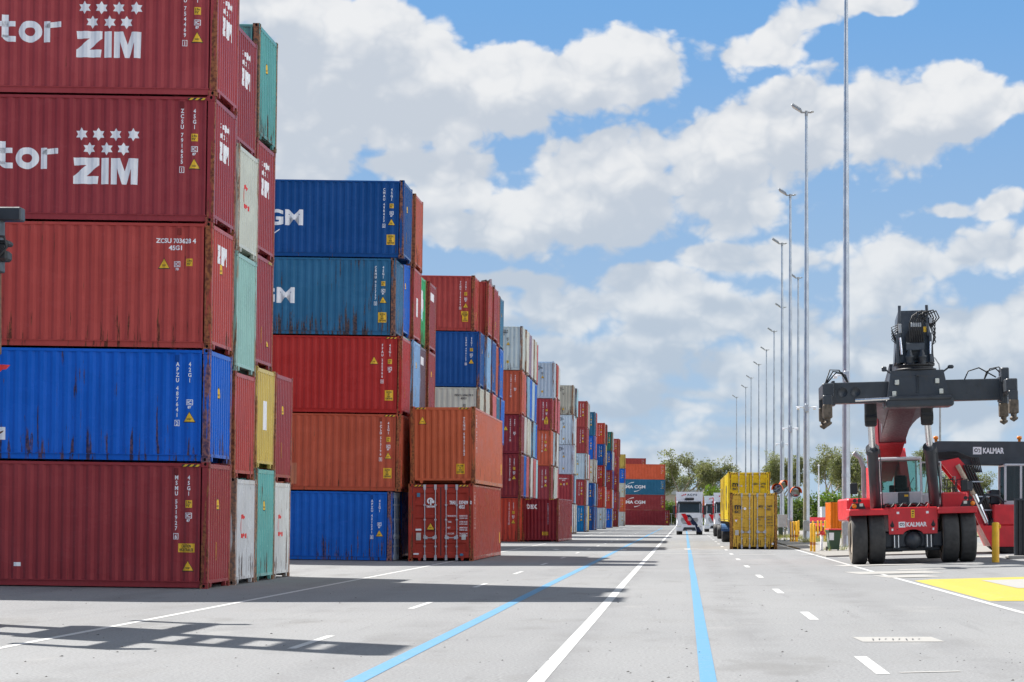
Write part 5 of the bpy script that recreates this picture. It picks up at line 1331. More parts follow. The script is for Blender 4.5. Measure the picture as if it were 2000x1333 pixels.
# ------------------------------------------------------------------ trucks
TWHITE = simple("white_cab_paint", (.7, .71, .73), .3, var=.04)
TRED = simple("red_stripe_paint", (.55, .006, .012), .5, var=.05, spec=.2)
TNAVY = simple("navy_stripe_paint", (.012, .02, .05), .5, var=.05, spec=.2)
BLUEG = simple("blue_mudguard", (.08, .17, .34), .35, var=.1)
DARKP = simple("dark_plastic", (.02, .021, .024), .5)
TW = (WHITE, TRED, TNAVY)
def truck(loc, label, rz=0):
    t = empty("truck", loc, (0, 0, R(rz))); tag(t, label, "truck", "white trucks queuing in the lane")
    mb = MB()
    side = [(0.0, .42), (-.02, .9), (.0, 1.98), (.16, 2.95), (.3, 3.12), (2.3, 3.12), (2.3, .9), (1.5, .9), (1.4, 1.15), (.8, 1.2), (.55, .95), (.5, .42)]
    hw = [1.08 if y < .1 else 1.2 if y < .4 else 1.22 for y, z in side]; n_ = len(side)
    mb.add([(-w_, y, z) for (y, z), w_ in zip(side, hw)] + [(w_, y, z) for (y, z), w_ in zip(side, hw)], [tuple(range(n_)), tuple(range(n_, 2 * n_))] + [(k, (k + 1) % n_, n_ + (k + 1) % n_, n_ + k) for k in range(n_)])
    for x in (-1.2, 1.2): mb.prism([(.0, .95), (.28, .95), (.28, 2.0), (.0, 1.98)], 'x', x - .02 if x > 0 else x - .02, x + .02)
    mb.add([(-1.22, .35, 3.12), (1.22, .35, 3.12), (1.24, .6, 3.96), (-1.24, .6, 3.96), (-1.22, 2.3, 3.12), (1.22, 2.3, 3.12), (1.2, 2.3, 3.8), (-1.2, 2.3, 3.8)], [(0, 1, 2, 3), (0, 3, 7, 4), (1, 5, 6, 2), (3, 2, 6, 7), (4, 5, 6, 7)])
    mb.box(-1.25, 1.25, -.08, .4, .34, .92, bev=.07)
    cb = sub(t, 'cab', mb, TWHITE)
    mb = MB(); mb.add([(-.94, -.012 + .0, 2.04), (.94, -.012, 2.04), (.9, .135, 2.9), (-.9, .135, 2.9)], [(0, 1, 2, 3)]); sub(t, 'windscreen', mb, WSCREEN, cb)
    mb = MB(); mb.box(-1.08, 1.08, -.12, .2, 2.88, 3.08, bev=.04); mb.box(-1.12, -1.0, -.04, .05, 2.0, 2.9).box(1.0, 1.12, -.04, .05, 2.0, 2.9); sub(t, 'sun_visor', mb, DARKP, cb)
    mb = MB()
    for z, w_ in ((1.52, .75), (1.42, .8), (1.3, .8), (1.18, .75), (1.06, .65)): mb.prism([(-w_, z + .045), (0, z - .02), (w_, z + .045), (w_, z - .005), (0, z - .08), (-w_, z - .005)], 'y', -.032, -.019)
    mb.prism([(-.62, .42), (.62, .42), (.5, .7), (-.5, .7)], 'y', -.1, -.075)
    sub(t, 'grille', mb, DARKP, cb)
    def q(xz, yz): return ((xz - 517) / 605 * 2.5, (1150 - yz) / 935 * 3.96)
    for nm, mt, pts in (('red_stripe', TRED, [(330, 690), (430, 690), (580, 955), (490, 955)]), ('navy_stripe', TNAVY, [(445, 715), (530, 715), (720, 955), (600, 955)])):
        mb = MB(); mb.prism([q(*p_) for p_ in pts], 'y', -.045, -.033); sub(t, nm, mb, mt, cb)
    mb = MB(); mb.prism([q(640, 940), q(705, 940), q(795, 1090), q(690, 1090)], 'y', -.092, -.085); sub(t, 'navy_stripe', mb, TNAVY, cb)
    mb = MB()
    a_ = arc(0, 1.44, .16, .16, 0, 360, .025, .025, 20); mb.add([(x, -.05, z) for x, z in a_[0]], a_[1])
    for k in range(3):
        an = R(90 + 120 * k); mb.add([(.15 * math.cos(an), -.052, 1.44 + .15 * math.sin(an)), (.035 * math.cos(an + R(90)), -.052, 1.44 + .035 * math.sin(an + R(90))), (-.035 * math.cos(an + R(90)), -.052, 1.44 - .035 * math.sin(an + R(90)))], [(0, 1, 2)])
    sub(t, 'round_emblem', mb, STEEL, cb)
    for x in (-.93, .93):
        mb = MB(); mb.box(x - .2, x + .2, -.1, -.06, .72, .88, bev=.03); sub(t, 'headlight', mb, LAMP, cb)
        mb = MB(); s_ = 1 if x > 0 else -1; mb.box(s_ * 1.3, s_ * 1.52, .1, .25, 1.85, 2.7, bev=.04).box(s_ * 1.15, s_ * 1.35, .12, .2, 2.6, 2.68).box(s_ * 1.15, s_ * 1.35, .12, .2, 1.95, 2.02); sub(t, 'mirror', mb, DARKP, cb)
        mb = MB(); mb.box(s_ * 1.19, s_ * 1.28, .7, 2.2, 1.6, 3.5); sub(t, 'side_fairing', mb, TRED, cb)
    mb = MB(); tx_ = fit(text2d("ACFS", 1, .02, space=1.3), -.22, .7, 3.6, 3.78); mb.add([(x, .48 + (z - 3.55) * .3 - .03, z) for x, z in tx_[0]], tx_[1]); sub(t, 'lettering', mb, TNAVY, cb)
    mb = MB()
    for k in range(3): tt = rect(-.72 + .16 * k, -.63 + .16 * k, 3.56 + .05 * k, 3.68 + .05 * k); mb.add([(x, .48 + (z - 3.55) * .3 - .03, z) for x, z in tt[0]], tt[1])
    sub(t, 'red_marks', mb, TRED, cb)
    mb = MB(); mb.box(-.42, .42, .25, .4, 3.2, 3.42, bev=.05); sub(t, 'roof_vent', mb, DARKP, cb)
    mb = MB(); mb.box(-.22, .22, -.115, -.1, .36, .46); sub(t, 'number_plate', mb, WHITE, cb)
    mb = MB(); mb.box(-.5, .5, 1.5, 7.0, .75, 1.0).box(-1.2, 1.2, 2.5, 4.2, .5, 1.1, bev=.05); sub(t, 'chassis', mb, DARKP)
    for y in (1.1, 4.6, 5.9):
        for x in (-1.2, .65 if y > 2 else .85):
            mb = MB(); w_ = .55 if y > 2 else .35
            mb.lathe([(0, .3), (0, .46), (.04, .52), (w_ - .04, .52), (w_, .46), (w_, .3)], (x, y, .52), (1, 0, 0), 24); sub(t, 'wheel', mb, RUBBER)
    return t
t1 = truck((.45, 200, 0), "nearest white truck with red and navy diagonal stripes, driving down the middle lane")
truck((3.4, 238, 0), "white truck just right of the middle lane one, second in the queue")
truck((4.0, 207, 0), "white truck half hidden by the yellow containers, nearest in the right lane")
# trailer under the yellow containers
tl = empty("trailer", (3.72, 126, 0)); tag(tl, "flat trailer with blue mudguards carrying the two yellow containers", "trailer")
mb = MB(); mb.box(-.6, .6, .2, 26.0, 1.0, 1.3, bev=.03)
for k in range(14): mb.box(-1.2, 1.2, .4 + k * 1.95, .6 + k * 1.95, 1.22, 1.355)
sub(tl, 'frame', mb, DARKP)
for y in (17.0, 18.3, 19.6, 38, 39.3, 58, 59.3, 60.6):
    for x in (-1.25, .7):
        mb = MB(); mb.lathe([(0, .3), (0, .46), (.04, .52), (.52, .52), (.56, .46), (.56, .3)], (x, y, .52), (1, 0, 0), 24); sub(tl, 'wheel', mb, RUBBER)
for y in (17.0, 18.3, 19.6):
    for x in (-1.27, .68):
        mb = MB(); mb.add([(x + w_, y + .66 * math.sin(R(a)), .54 + .66 * math.cos(R(a))) for w_ in (0, .6) for a in range(-75, 76, 15)], [(k, k + 1, 12 + k, 11 + k) for k in range(10)]); sub(tl, 'mudguard', mb, BLUEG)
mb = MB(); mb.box(-.5, .5, 26, 64, .8, 1.05); sub(tl, 'drawbar', mb, DARKP)

# ------------------------------------------------------------------ lamp posts and kerbside things
def lamp_post(px, Y, label, arms=True, cam_px=None, mirrors=(), h=28.8):
    X = (px - PX) * Y / F; r = empty("lamp_post", (X, Y, gz(X) + .05 if X > 5.85 else 0))
    tag(r, label, "lamp post", "tall galvanised lamp posts along the lane")
    def pole():
        mb = MB(); mb.cyl((0, 0, 0), (0, 0, 9.5), .235, .19, 8, smooth=False).cyl((0, 0, 9.4), (0, 0, 19.5), .185, .145, 8, smooth=False).cyl((0, 0, 19.4), (0, 0, h), .14, .095, 8, smooth=False)
        mb.cyl((0, 0, 3.6), (0, 0, 3.75), .232, .232, 8)
        return mb
    link('pole', piece(('pole', h), pole, GALV), r)
    link('base_plate', piece(('base_plate',), lambda: MB().box(-.4, .4, -.4, .4, 0, .04, bev=.01).box(-.2, .2, -.26, -.2, .6, 1.3, bev=.02), GALVD), r)
    def head():
        mb = MB(); mb.cyl((-.35, 0, .05), (.35, 0, .05), .06, n=8).cyl((0, 0, -.2), (0, 0, .15), .11, n=8)
        M_ = Matrix.Translation((-.62, 0, .3)) @ Matrix.Rotation(R(34), 4, 'Y') @ Matrix.Rotation(R(-12), 4, 'Z')
        mb.box(-.42, .36, -.3, .3, -.06, .06, M=M_, bev=.02)
        for k in range(6): mb.box(-.38 + .12 * k, -.34 + .12 * k, -.28, .28, .05, .12, M=M_)
        mb.tube([(-.3, .0, .06), (-.36, 0, .2), (-.5, 0, .3)], .05, 6)
        mb.box(.26, .5, -.16, .16, .06, .12, bev=.02)
        return mb
    hd_ = link('lamp_head', piece(('lamp_head',), head, GALVD), r, (0, 0, h))
    def lens():
        M_ = Matrix.Translation((-.62, 0, .3)) @ Matrix.Rotation(R(34), 4, 'Y') @ Matrix.Rotation(R(-12), 4, 'Z')
        return MB().box(-.38, .32, -.27, .27, -.07, -.06, M=M_)
    link('lens', piece(('lens',), lens, LAMP), hd_)
    if cam_px:
        z = H + (PY - cam_px) * Y / F - r.location.z
        for sg in ((-1, 1) if Y > 120 else (-1,)):
            mb = MB(); mb.cyl((0, 0, 0), (sg * .7, 0, .08), .035, n=6).box(sg * .55 - .1, sg * .55 + .1, -.35, .1, -.12, .02, bev=.03)
            link('camera_bracket', piece(('camera_bracket', sg), lambda: mb, WHITE), r, (0, 0, z))
        link('clamp', piece(('clamp',), lambda: MB().cyl((0, 0, -.12), (0, 0, .12), .21, n=10).box(-.12, .16, -.34, -.15, -.3, .25, bev=.03), GALV), r, (0, 0, z))
    return r
LP = [(1652.5, 112, "nearest and tallest-looking grey lamp post, rising out of the picture behind the reach stacker", 735), (1575, 147, "grey lamp post second from the camera, its lamp head high among white cloud", 797),
      (1543.5, 185, "grey lamp post with a mirror on its right side, third tallest in the picture", 838), (1527.5, 218, "grey lamp post just left of the third, beside the two orange hooded mirrors", 868),
      (1559, 250, "thinner lamp post seen between the second and third lamp posts", None), (1528.8, 285, "lamp post almost hidden behind the one beside the orange hooded mirrors", None),
      (1512, 322, "lamp post directly left of the hidden one, at the head of the far row", None), (1497, 358, "sixth lamp post from the far end of the row, behind the yellow containers", None),
      (1482, 392, "fifth lamp post from the far end, over the upper yellow container", None), (1467, 430, "fourth lamp post from the far end, over the upper yellow container", None),
      (1456.5, 461, "third lamp post from the far end of the row", None), (1438.5, 499, "farthest and shortest-looking lamp post, leftmost of the row", None)]
for (px, Y, lab, c_) in LP: lamp_post(px, Y, lab, cam_px=c_)

MIRG = simple("dark_mirror_glass", (.2, .22, .25), .08, .9)
def road_mirror(px, py, Y, label, yaw):
    p_ = at(px, py, Y); r = empty("convex_mirror", p_, (R(8), 0, R(yaw))); tag(r, label, "mirror", "convex traffic mirrors with orange hoods")
    mb = MB(); mb.lathe([(0, .40), (-.03, .34), (-.05, .22), (-.06, .001)], (0, 0, 0), (0, 1, 0), 24); sub(r, 'mirror_glass', mb, MIRG)
    mb = MB(); n_ = 20
    vs = []
    for k in range(n_ + 1):
        a = R(-10 + 200 * k / n_)
        for (rr, y) in ((.44, .06), (.5, -.34)): vs.append((rr * math.cos(a), y, rr * math.sin(a)))
    mb.add(vs, [(2 * k, 2 * k + 1, 2 * k + 3, 2 * k + 2) for k in range(n_)]); sub(r, 'hood', mb, ORANGE)
    mb = MB(); mb.lathe([(.08, .1), (.05, .44), (0, .45), (-.02, .41)], (0, 0, 0), (0, 1, 0), 24).cyl((0, .05, 0), (.25, .3, 0), .03, n=6); sub(r, 'back_plate', mb, DARKP)
road_mirror(1519.5, 955, 184.3, "round mirror under an orange hood, lowest left of the pair beside the yellow containers", -18)
road_mirror(1529.5, 947, 217, "round mirror under an orange hood, upper right of the pair beside the yellow containers", 30)
road_mirror(1553.5, 961, 184.5, "round mirror under an orange hood, alone on the right side of the third lamp post", 12)

BOLY = simple("yellow_bollard_paint", (.8, .42, .01), .45, var=.1, grime=.1)
BOLO = simple("dark_orange_band", (.42, .12, .01), .5)
def bollard(px, Y, label, h=1.3, rr=.058, band=True, grp='yellow bollards beside the lane'):
    X = (px - PX) * Y / F; r = empty("bollard", (X, Y, gz(X) + (.05 if Y > 90 else 0))); tag(r, label, "bollard", grp)
    link('post', piece(('post', h, rr), lambda: MB().lathe([(0, rr), (h - .03, rr), (h, rr * .7), (h + .006, .001)], (0, 0, 0), (0, 0, 1), 16), BOLY), r)
    if band: link('band', piece(('band', h, rr), lambda: MB().lathe([(.3, rr + .003), (.44, rr + .003)], (0, 0, 0), (0, 0, 1), 16), BOLO), r)
    return r
bollard(1584.5, 101.5, "left bollard of the front pair beside the red disc post")
bollard(1590.5, 100.2, "right bollard of the front pair beside the red disc post")
bollard(1588, 138, "bollard standing just behind the front pair")
for k, (px, Y) in enumerate(((1544.5, 140), (1549.5, 139), (1554, 138.5), (1557, 137.5))):
    bollard(px, Y, ("leftmost", "second", "third", "rightmost")[k] + " bollard of the group of four beside the grey electrical box")
bollard(1560, 160, "bollard farther back, behind the group of four")
for k, (px, Y) in enumerate(((1597.5, 141), (1604, 140.5), (1611.5, 140))):
    bollard(px, Y, ("left", "middle", "right")[k] + " bollard of the three in front of the orange container")
bb = bollard(1944.5, 73.8, "thick plain yellow bollard standing by the dark corrugated screen at the right edge", 1.36, .125, False)
mb = MB(); mb.box(.11, .17, -.06, .06, 1.16, 1.28, bev=.01); sub(bb, 'bracket', mb, BOLY)

p_ = at(1605, 1078, 103); dp = empty("reflector_post", (p_.x, 103, gz(p_.x) + .05)); tag(dp, "short white post with a red disc beside the front pair of bollards", "post")
mb = MB(); mb.lathe([(0, .06), (.8, .055), (.82, .001)], (0, 0, 0), (0, 0, 1), 14); sub(dp, 'post', mb, WHITE)
mb = MB(); mb.lathe([(0, .1), (.03, .1), (.04, .001)], (0, 0, 0), (0, 0, 1), 14); sub(dp, 'base', mb, BLACK)
mb = MB(); mb.lathe([(-.02, .001), (-.02, .12), (.02, .12), (.02, .001)], (.03, -.07, .84), (0, 1, 0), 20).box(-.13, -.06, -.08, -.04, .74, .82); sub(dp, 'red_disc', mb, simple("red_reflector", (.75, .05, .04), .3))

wb = empty("wheelie_bin", (6.97, 102, gz(6.97) + .05), (0, 0, R(8))); tag(wb, "green wheelie bin with a red lid beside the reach stacker's left wheel", "bin")
mb = MB()
mb.add([(-.22, -.26, .06), (.22, -.26, .06), (.22, .26, .06), (-.22, .26, .06), (-.3, -.36, .96), (.3, -.36, .96), (.3, .34, .96), (-.3, .34, .96)], [(0, 1, 2, 3), (0, 1, 5, 4), (1, 2, 6, 5), (2, 3, 7, 6), (3, 0, 4, 7), (4, 5, 6, 7)])
mb.box(-.32, .32, -.38, .36, .9, .97, bev=.02)
sub(wb, 'bin_body', mb, simple("dark_green_plastic", (.03, .075, .04), .5))
mb = MB(); mb.box(-.33, .33, -.42, .38, .97, 1.03, bev=.025).box(-.3, .3, .36, .46, .92, 1.0, bev=.02); sub(wb, 'lid', mb, simple("red_plastic_lid", (.62, .03, .04), .45))
for x in (-.3, .25):
    mb = MB(); mb.cyl((x, .24, .1), (x + .05, .24, .1), .1, n=14); sub(wb, 'wheel', mb, RUBBER)
mb = MB(); mb.add([(-.285, -.2, .5), (-.255, .0, .35), (-.28, .0, .8), (-.31, -.2, .8)], [(0, 1, 2, 3)]); mb.add([(-.26, -.345, .5), (-.05, -.345, .5), (-.05, -.37, .85), (-.28, -.37, .85)], [(0, 1, 2, 3)]); sub(wb, 'sticker', mb, WHITE)

eb = empty("electrical_box", (at(1528, 1048, 165).x, 165, gz(7.4) + .05)); tag(eb, "grey electrical box on a dark stand beside the yellow containers", "electrical box")
mb = MB(); mb.box(-.34, .34, -.2, .2, .78, 1.72, bev=.03).box(-.36, .36, -.22, .22, 1.7, 1.75, bev=.01); sub(eb, 'cabinet', mb, simple("grey_cabinet_paint", (.42, .43, .42), .5))
mb = MB(); mb.box(-.3, -.24, -.05, .05, 0, .8).box(.24, .3, -.05, .05, 0, .8); sub(eb, 'stand', mb, GALVD)
mb = MB(); mb.box(-.3, .05, -.18, .2, .02, .78, bev=.05); mb.tube([(.1, -.1, .75), (.16, -.15, .4), (.12, -.1, .05)], .03).tube([(.2, -.1, .75), (.24, -.15, .4), (.2, -.1, .05)], .025); sub(eb, 'cable_pit', mb, simple("dark_green_cover", (.03, .055, .03), .6))

oc = end_on(10.88, 162.2, gz(10.9) + .05, 0, (.8, .19, .014), .05, STD, L20, False, "bright orange container behind the bollards, right of the second lamp post", 'containers behind the bollards')
# dark corrugated screen at the right edge
sc_ = empty("corrugated_screen", (11.92, 78.5, gz(11.92))); tag(sc_, "charcoal corrugated metal screen on a concrete kerb at the right edge", "screen")
mb = MB(); pts = [(0, 0)]
for k in range(14): pts += [(.03 + k * .16, 0), (.055 + k * .16, .05), (.11 + k * .16, .05), (.135 + k * .16, 0)]
vs = [(x, y, z) for x, y in pts for z in (.12, 2.12)]; mb.add(vs, [(2 * k, 2 * k + 1, 2 * k + 3, 2 * k + 2) for k in range(len(pts) - 1)])
sub(sc_, 'sheet', mb, simple("charcoal_sheet_metal", (.03, .031, .033), .5, var=.1))
mb = MB(); mb.box(-.04, .03, -.03, .06, 0, 2.16).box(-.04, 2.4, -.02, .07, 2.1, 2.17).box(2.2, 2.28, -.03, .06, 0, 2.16); sub(sc_, 'frame', mb, CHAR)
mb = MB(); mb.box(-.3, 3, -.35, .4, 0, .12, bev=.02); sub(sc_, 'kerb', mb, CONC)

# curved street lamp far behind and a thin white mast
sl = empty("street_lamp", (at(1836, 1000, 172).x, 172, .3)); tag(sl, "slim curved street lamp rising behind the reach stackers", "street lamp")
mb = MB(); mb.tube([(0, 0, 0), (0, 0, 7), (0, 0, 12.8), (-.08, 0, 13.4), (-.4, 0, 13.9), (-.75, 0, 14.0)], [.11, .09, .07, .06, .05, .045], 8); sub(sl, 'pole', mb, GALVD)
mb = MB(); mb.box(-1.25, -.65, -.15, .15, 13.95, 14.05, bev=.03).box(-.9, -.8, -.03, .03, 14.05, 14.25); sub(sl, 'lamp_head', mb, GALVD)
fm = empty("mast", (at(1599, 1000, 195).x, 195, .3)); tag(fm, "thin white mast standing behind the parked red car", "mast")
mb = MB(); mb.cyl((0, 0, 0), (0, 0, 5.9), .09, .05, 10); sub(fm, 'pole', mb, WHITE)
mb = MB(); mb.sphere((0, 0, 5.95), .09, 10); sub(fm, 'cap', mb, WHITE)

# parked vehicles glimpsed behind the bollards
def parked(loc, col, label, tall):
    r = empty("parked_car" if not tall else "parked_van", loc); tag(r, label, "car" if not tall else "van")
    h = 1.45 if not tall else 2.35
    mb = MB(); mb.prism([(-.0, .3), (-.02, .72), (.75 if not tall else .35, .95 if not tall else 1.15), (1.35 if not tall else .8, h), (3.6 if not tall else 4.6, h - .02), (4.15 if not tall else 4.8, .95), (4.2 if not tall else 4.85, .35)], 'x', -.86, .86); mb.box(-.88, .88, -.05, .25, .3, .6, bev=.05)
    sub(r, 'body', mb, simple(label.split()[2] + "_car_paint", col, .25, var=.04))
    mb = MB(); a, b = ((.78, .97), (1.33, h - .06)) if not tall else ((.37, 1.17), (.78, h - .25))
    d_ = Vector((0, b[0] - a[0], b[1] - a[1])).normalized(); nn = Vector((0, -d_.z, d_.y)) * .012
    mb.add([(-.72, a[0] + nn.y, a[1] + nn.z), (.72, a[0] + nn.y, a[1] + nn.z), (.64, b[0] + nn.y, b[1] + nn.z), (-.64, b[0] + nn.y, b[1] + nn.z)], [(0, 1, 2, 3)]); sub(r, 'windscreen', mb, WSCREEN)
    for x in (-.87, .67):
        for y in (.75, 3.3): mb = MB(); mb.lathe([(0, .001), (0, .31), (.2, .31), (.2, .001)], (x, y, .31), (1, 0, 0), 20); sub(r, 'wheel', mb, RUBBER)
    for x in (-.62, .62): mb = MB(); mb.box(x - .16, x + .16, -.035, .02, .62, .74, bev=.02); sub(r, 'headlight', mb, LAMP)
    for x in (-.95, .95): mb = MB(); mb.box(x - .08, x + .08, 1.05, 1.15, .95, 1.08, bev=.03); sub(r, 'mirror', mb, DARKP)
parked((10.95, 180, gz(11) + .05), (.4, .02, .03), "parked dark-red car half hidden behind the bollards and the orange container", False)
parked((13.0, 192, gz(12.3) + .05), (.65, .66, .66), "parked bright-white van behind the red car, mostly hidden by the orange container", True)

# ------------------------------------------------------------------ fence
WIRE = simple("fence_wire", (.3, .31, .3), .5, .6)
fe = empty("chain_link_fence", (0, 0, 0)); tag(fe, "chain-link fence on thin posts running behind the lamp posts and across the far end", "fence")
FP = [(14.6, 168), (14.6, 250), (14.6, 340), (14.6, 432), (-2.6, 432), (-14, 432)]
mbw = MB(); mbr = MB()
for (a, b) in zip(FP[:-1], FP[1:]):
    a = Vector((*a, 0)); b = Vector((*b, 0)); L_ = (b - a).length; n_ = int(L_ / 3.0); d_ = (b - a) / L_
    for k in range(n_):
        q = a + d_ * (k * L_ / n_); g_ = gz(q.x)
        link('post', piece(('post', 'fence'), lambda: MB().cyl((0, 0, 0), (0, 0, 2.35), .04, n=8), GALVD), fe, (q.x, q.y, g_))
    for z in (2.3, .12): mbr.cyl(a + Vector((0, 0, z + gz(a.x))), b + Vector((0, 0, z + gz(b.x))), .025, n=6)
    st = .16
    for k in range(int(L_ / st)):
        for sg in (-1, 1):
            p0 = a + d_ * (k * st); p1 = p0 + d_ * (sg * 2.1)
            if not 0 <= (p1 - a).dot(d_) <= L_: continue
            g_ = gz(p0.x); t_ = d_ * .006
            mbw.add([p0 - t_ + Vector((0, 0, .15 + g_)), p0 + t_ + Vector((0, 0, .15 + g_)), p1 + t_ + Vector((0, 0, 2.25 + g_)), p1 - t_ + Vector((0, 0, 2.25 + g_))], [(0, 1, 2, 3)])
sub(fe, 'rail', mbr, GALVD); sub(fe, 'wire_mesh', mbw, WIRE)

# ------------------------------------------------------------------ plants
def leaf_mat(name, dark, light, yellow):
    m, n, b = material(name)
    gm = n.new('ShaderNodeNewGeometry'); oi = n.new('ShaderNodeObjectInfo')
    big = n.noise(gm.outputs['Position'], .45, 3, .6)
    c = n.mix(gm.outputs['Random Per Island'], dark, light)
    c = n.mix(n.ramp(big, .4, .7, 0, .5), c, yellow)
    c = n.mix(n.math('MULTIPLY', oi.outputs['Random'], .3), c, light)
    n.put(b.inputs['Base Color'], c); b.inputs['Roughness'].default_value = .55; b.inputs['Specular IOR Level'].default_value = .35
    tr = n.new('ShaderNodeBsdfTranslucent'); n.put(tr.inputs[0], n.mix(1.0, c, (1.1, 1.2, .6), 'MULTIPLY'))
    mx = n.new('ShaderNodeMixShader'); mx.inputs[0].default_value = .42
    n.nt.links.new(b.outputs[0], mx.inputs[1]); n.nt.links.new(tr.outputs[0], mx.inputs[2]); n.nt.links.new(mx.outputs[0], n.nt.nodes['Material Output'].inputs[0])
    return m
GUM = leaf_mat("gum_leaves", (.075, .088, .042), (.2, .21, .11), (.26, .225, .115))
BRI = leaf_mat("bright_green_leaves", (.05, .095, .012), (.12, .19, .025), (.17, .22, .03))
MIDG = leaf_mat("mid_green_leaves", (.035, .065, .014), (.085, .13, .028), (.12, .14, .04))
BARK = simple("pale_gum_bark", (.27, .22, .17), .8, var=.35, scale=4)
def spray(mb, c, r, n, rg, size, flat=.7):
    for _ in range(n):
        while True:
            d_ = Vector((rg.uniform(-1, 1), rg.uniform(-1, 1), rg.uniform(-1, 1)))
            if .05 < d_.length < 1: break
        d_ = d_.normalized() * d_.length ** .45
        p_ = Vector(c) + Vector((d_.x * r, d_.y * r, d_.z * r * flat))
        u = Vector((rg.uniform(-1, 1), rg.uniform(-1, 1), rg.uniform(-1.2, .4))).normalized(); v = u.orthogonal().normalized()
        v = Matrix.Rotation(rg.uniform(0, 6.3), 3, u) @ v; s_ = size * rg.uniform(.6, 1.4)
        mb.add([p_ - v * s_ * .32, p_ + u * s_ * .5 - v * s_ * .1, p_ + u * s_, p_ + u * s_ * .45 + v * s_ * .34], [(0, 1, 2, 3)])
def gum(seed, h, spread, size, mat):
    """trunk, forking limbs and loose hanging clumps of leaves at their ends"""
    rg = random.Random(seed); tr = MB(); cr = MB(); tips = []
    def limb(p_, d_, L_, r_, dep):
        pts = [p_]; rad = [r_]
        for i in range(4):
            d_ = (d_ + Vector((rg.uniform(-.22, .22), rg.uniform(-.22, .22), rg.uniform(-.02, .16)))).normalized()
            pts.append(pts[-1] + d_ * L_ / 4); rad.append(r_ * (1 - .14 * (i + 1)))
        tr.tube(pts, rad, 6)
        if dep == 0: tips.append((pts[-1], 1.0)); tips.append((pts[2], .8)); return
        if dep == 1: tips.append((pts[-1], .9)); tips.append((pts[3], .6))
        for k in range(rg.choice((2, 3, 3))):
            a = rg.uniform(0, 6.3); t = rg.uniform(.35, .8)
            nd = (d_ + Vector((math.cos(a), math.sin(a), rg.uniform(-.1, .45))) * t * spread).normalized()
            limb(pts[rg.choice((3, 4, 4))], nd, L_ * rg.uniform(.6, .85), r_ * .5, dep - 1)
    limb(Vector((0, 0, 0)), Vector((rg.uniform(-.1, .1), rg.uniform(-.1, .1), 1)), h * .36, h * .022, 3)
    zm = max(t[0].z for t in tips); k = h / (zm + .8)
    for (t, w_) in tips:
        c = t * 1.0
        for _ in range(3):
            spray(cr, (c.x + rg.uniform(-.7, .7), c.y + rg.uniform(-.7, .7), c.z + rg.uniform(-1.3, .5)), rg.uniform(.5, .95) * w_ * h / 14 + .25, int(48 * w_), rg, size, .62)
    for mb in (tr, cr): mb.v = [(x * k, y * k, z * k) for x, y, z in mb.v]
    return tr.mesh('trunk', BARK), cr.mesh('crown', mat)
GUMS = [gum(11, 15, .9, .36, GUM), gum(23, 15, 1.1, .36, GUM), gum(37, 15, .8, .34, GUM), gum(41, 15, 1.2, .36, GUM)]
def tree(k, X, Y, h, w_, label, rz):
    r = empty("gum_tree", (X, Y, gz(X)), (0, 0, rz)); tag(r, label, "tree", "gum trees beyond the fence")
    tr, cr = GUMS[k]; s_ = h / 15
    for nm, me in (('trunk', tr), ('crown', cr)): o = link(nm, me, r); o.scale = (s_ * w_, s_ * w_, s_)
def T(px, top, Y, k, w_, label, rz): tree(k, (px - PX) * Y / F, Y, H + (PY - top) * Y / F, w_, label, rz)
T(1318, 876, 470, 1, 1.15, "tall grey green gum tree right of the far blue and maroon stack", .4)
T(1362, 888, 455, 0, 1.2, "broad olive gum tree right of the tallest one, above the first white truck", 2.0)
T(1284, 903, 500, 2, .9, "small gum tree top peeking over the far orange container", 1.0)
T(1346, 925, 520, 3, .9, "dim gum tree filling the gap between the tall one and the olive one", 3.0)
T(1398, 938, 520, 1, .9, "low gum tree between the olive one and the upper yellow container", 5.0)
T(1522, 884, 330, 2, .9, "gum tree behind the third lamp post and the mirrors", .2)
T(1543, 880, 300, 0, .8, "narrow gum tree between the second and third lamp posts", 4.0)
T(1604, 870, 285, 1, .95, "largest gum tree, between the second lamp post and the nearest one", 1.3)
T(1632, 900, 300, 3, .9, "gum tree touching the left side of the nearest lamp post", 2.6)
T(1683, 876, 260, 0, .85, "gum tree between the nearest lamp post and the reach stacker's left cylinder", 5.2)
T(1715, 905, 300, 2, 1.0, "gum tree directly behind the reach stacker's left cylinder", 3.3)
T(1815, 872, 270, 3, .9, "gum tree behind the reach stacker's right cylinder", .9)
T(1860, 895, 300, 1, 1.0, "gum tree behind the lowered boom of the second reach stacker", 2.2)
T(1918, 905, 280, 2, 1.1, "gum tree below the maker's name on the lowered boom", 4.4)
T(1975, 900, 290, 0, 1.1, "gum tree at the right edge behind the second reach stacker's cab", 1.9)
def bush(seed, r_, h, mat, n, size):
    rg = random.Random(seed); mb = MB(); st = MB()
    for k in range(n):
        a = rg.uniform(0, 6.3); q = rg.uniform(0, 1) ** .6 * r_; z = rg.uniform(.12, 1) * h * (1 - .45 * (q / r_) ** 2)
        spray(mb, (q * math.cos(a), q * math.sin(a), z), rg.uniform(.3, .55), 26, rg, size, .8)
        if k % 4 == 0: st.tube([(0, 0, 0), (q * .5 * math.cos(a), q * .5 * math.sin(a), z * .5), (q * math.cos(a), q * math.sin(a), z)], [.05, .035, .015], 5)
    return st.mesh('stems', BARK), mb.mesh('crown', mat)
BUSH = {'bright': bush(5, 1.9, 3.4, BRI, 60, .3), 'mid': bush(6, 2.2, 3.0, MIDG, 70, .3), 'dark': bush(7, 2.0, 2.6, GUM, 60, .32)}
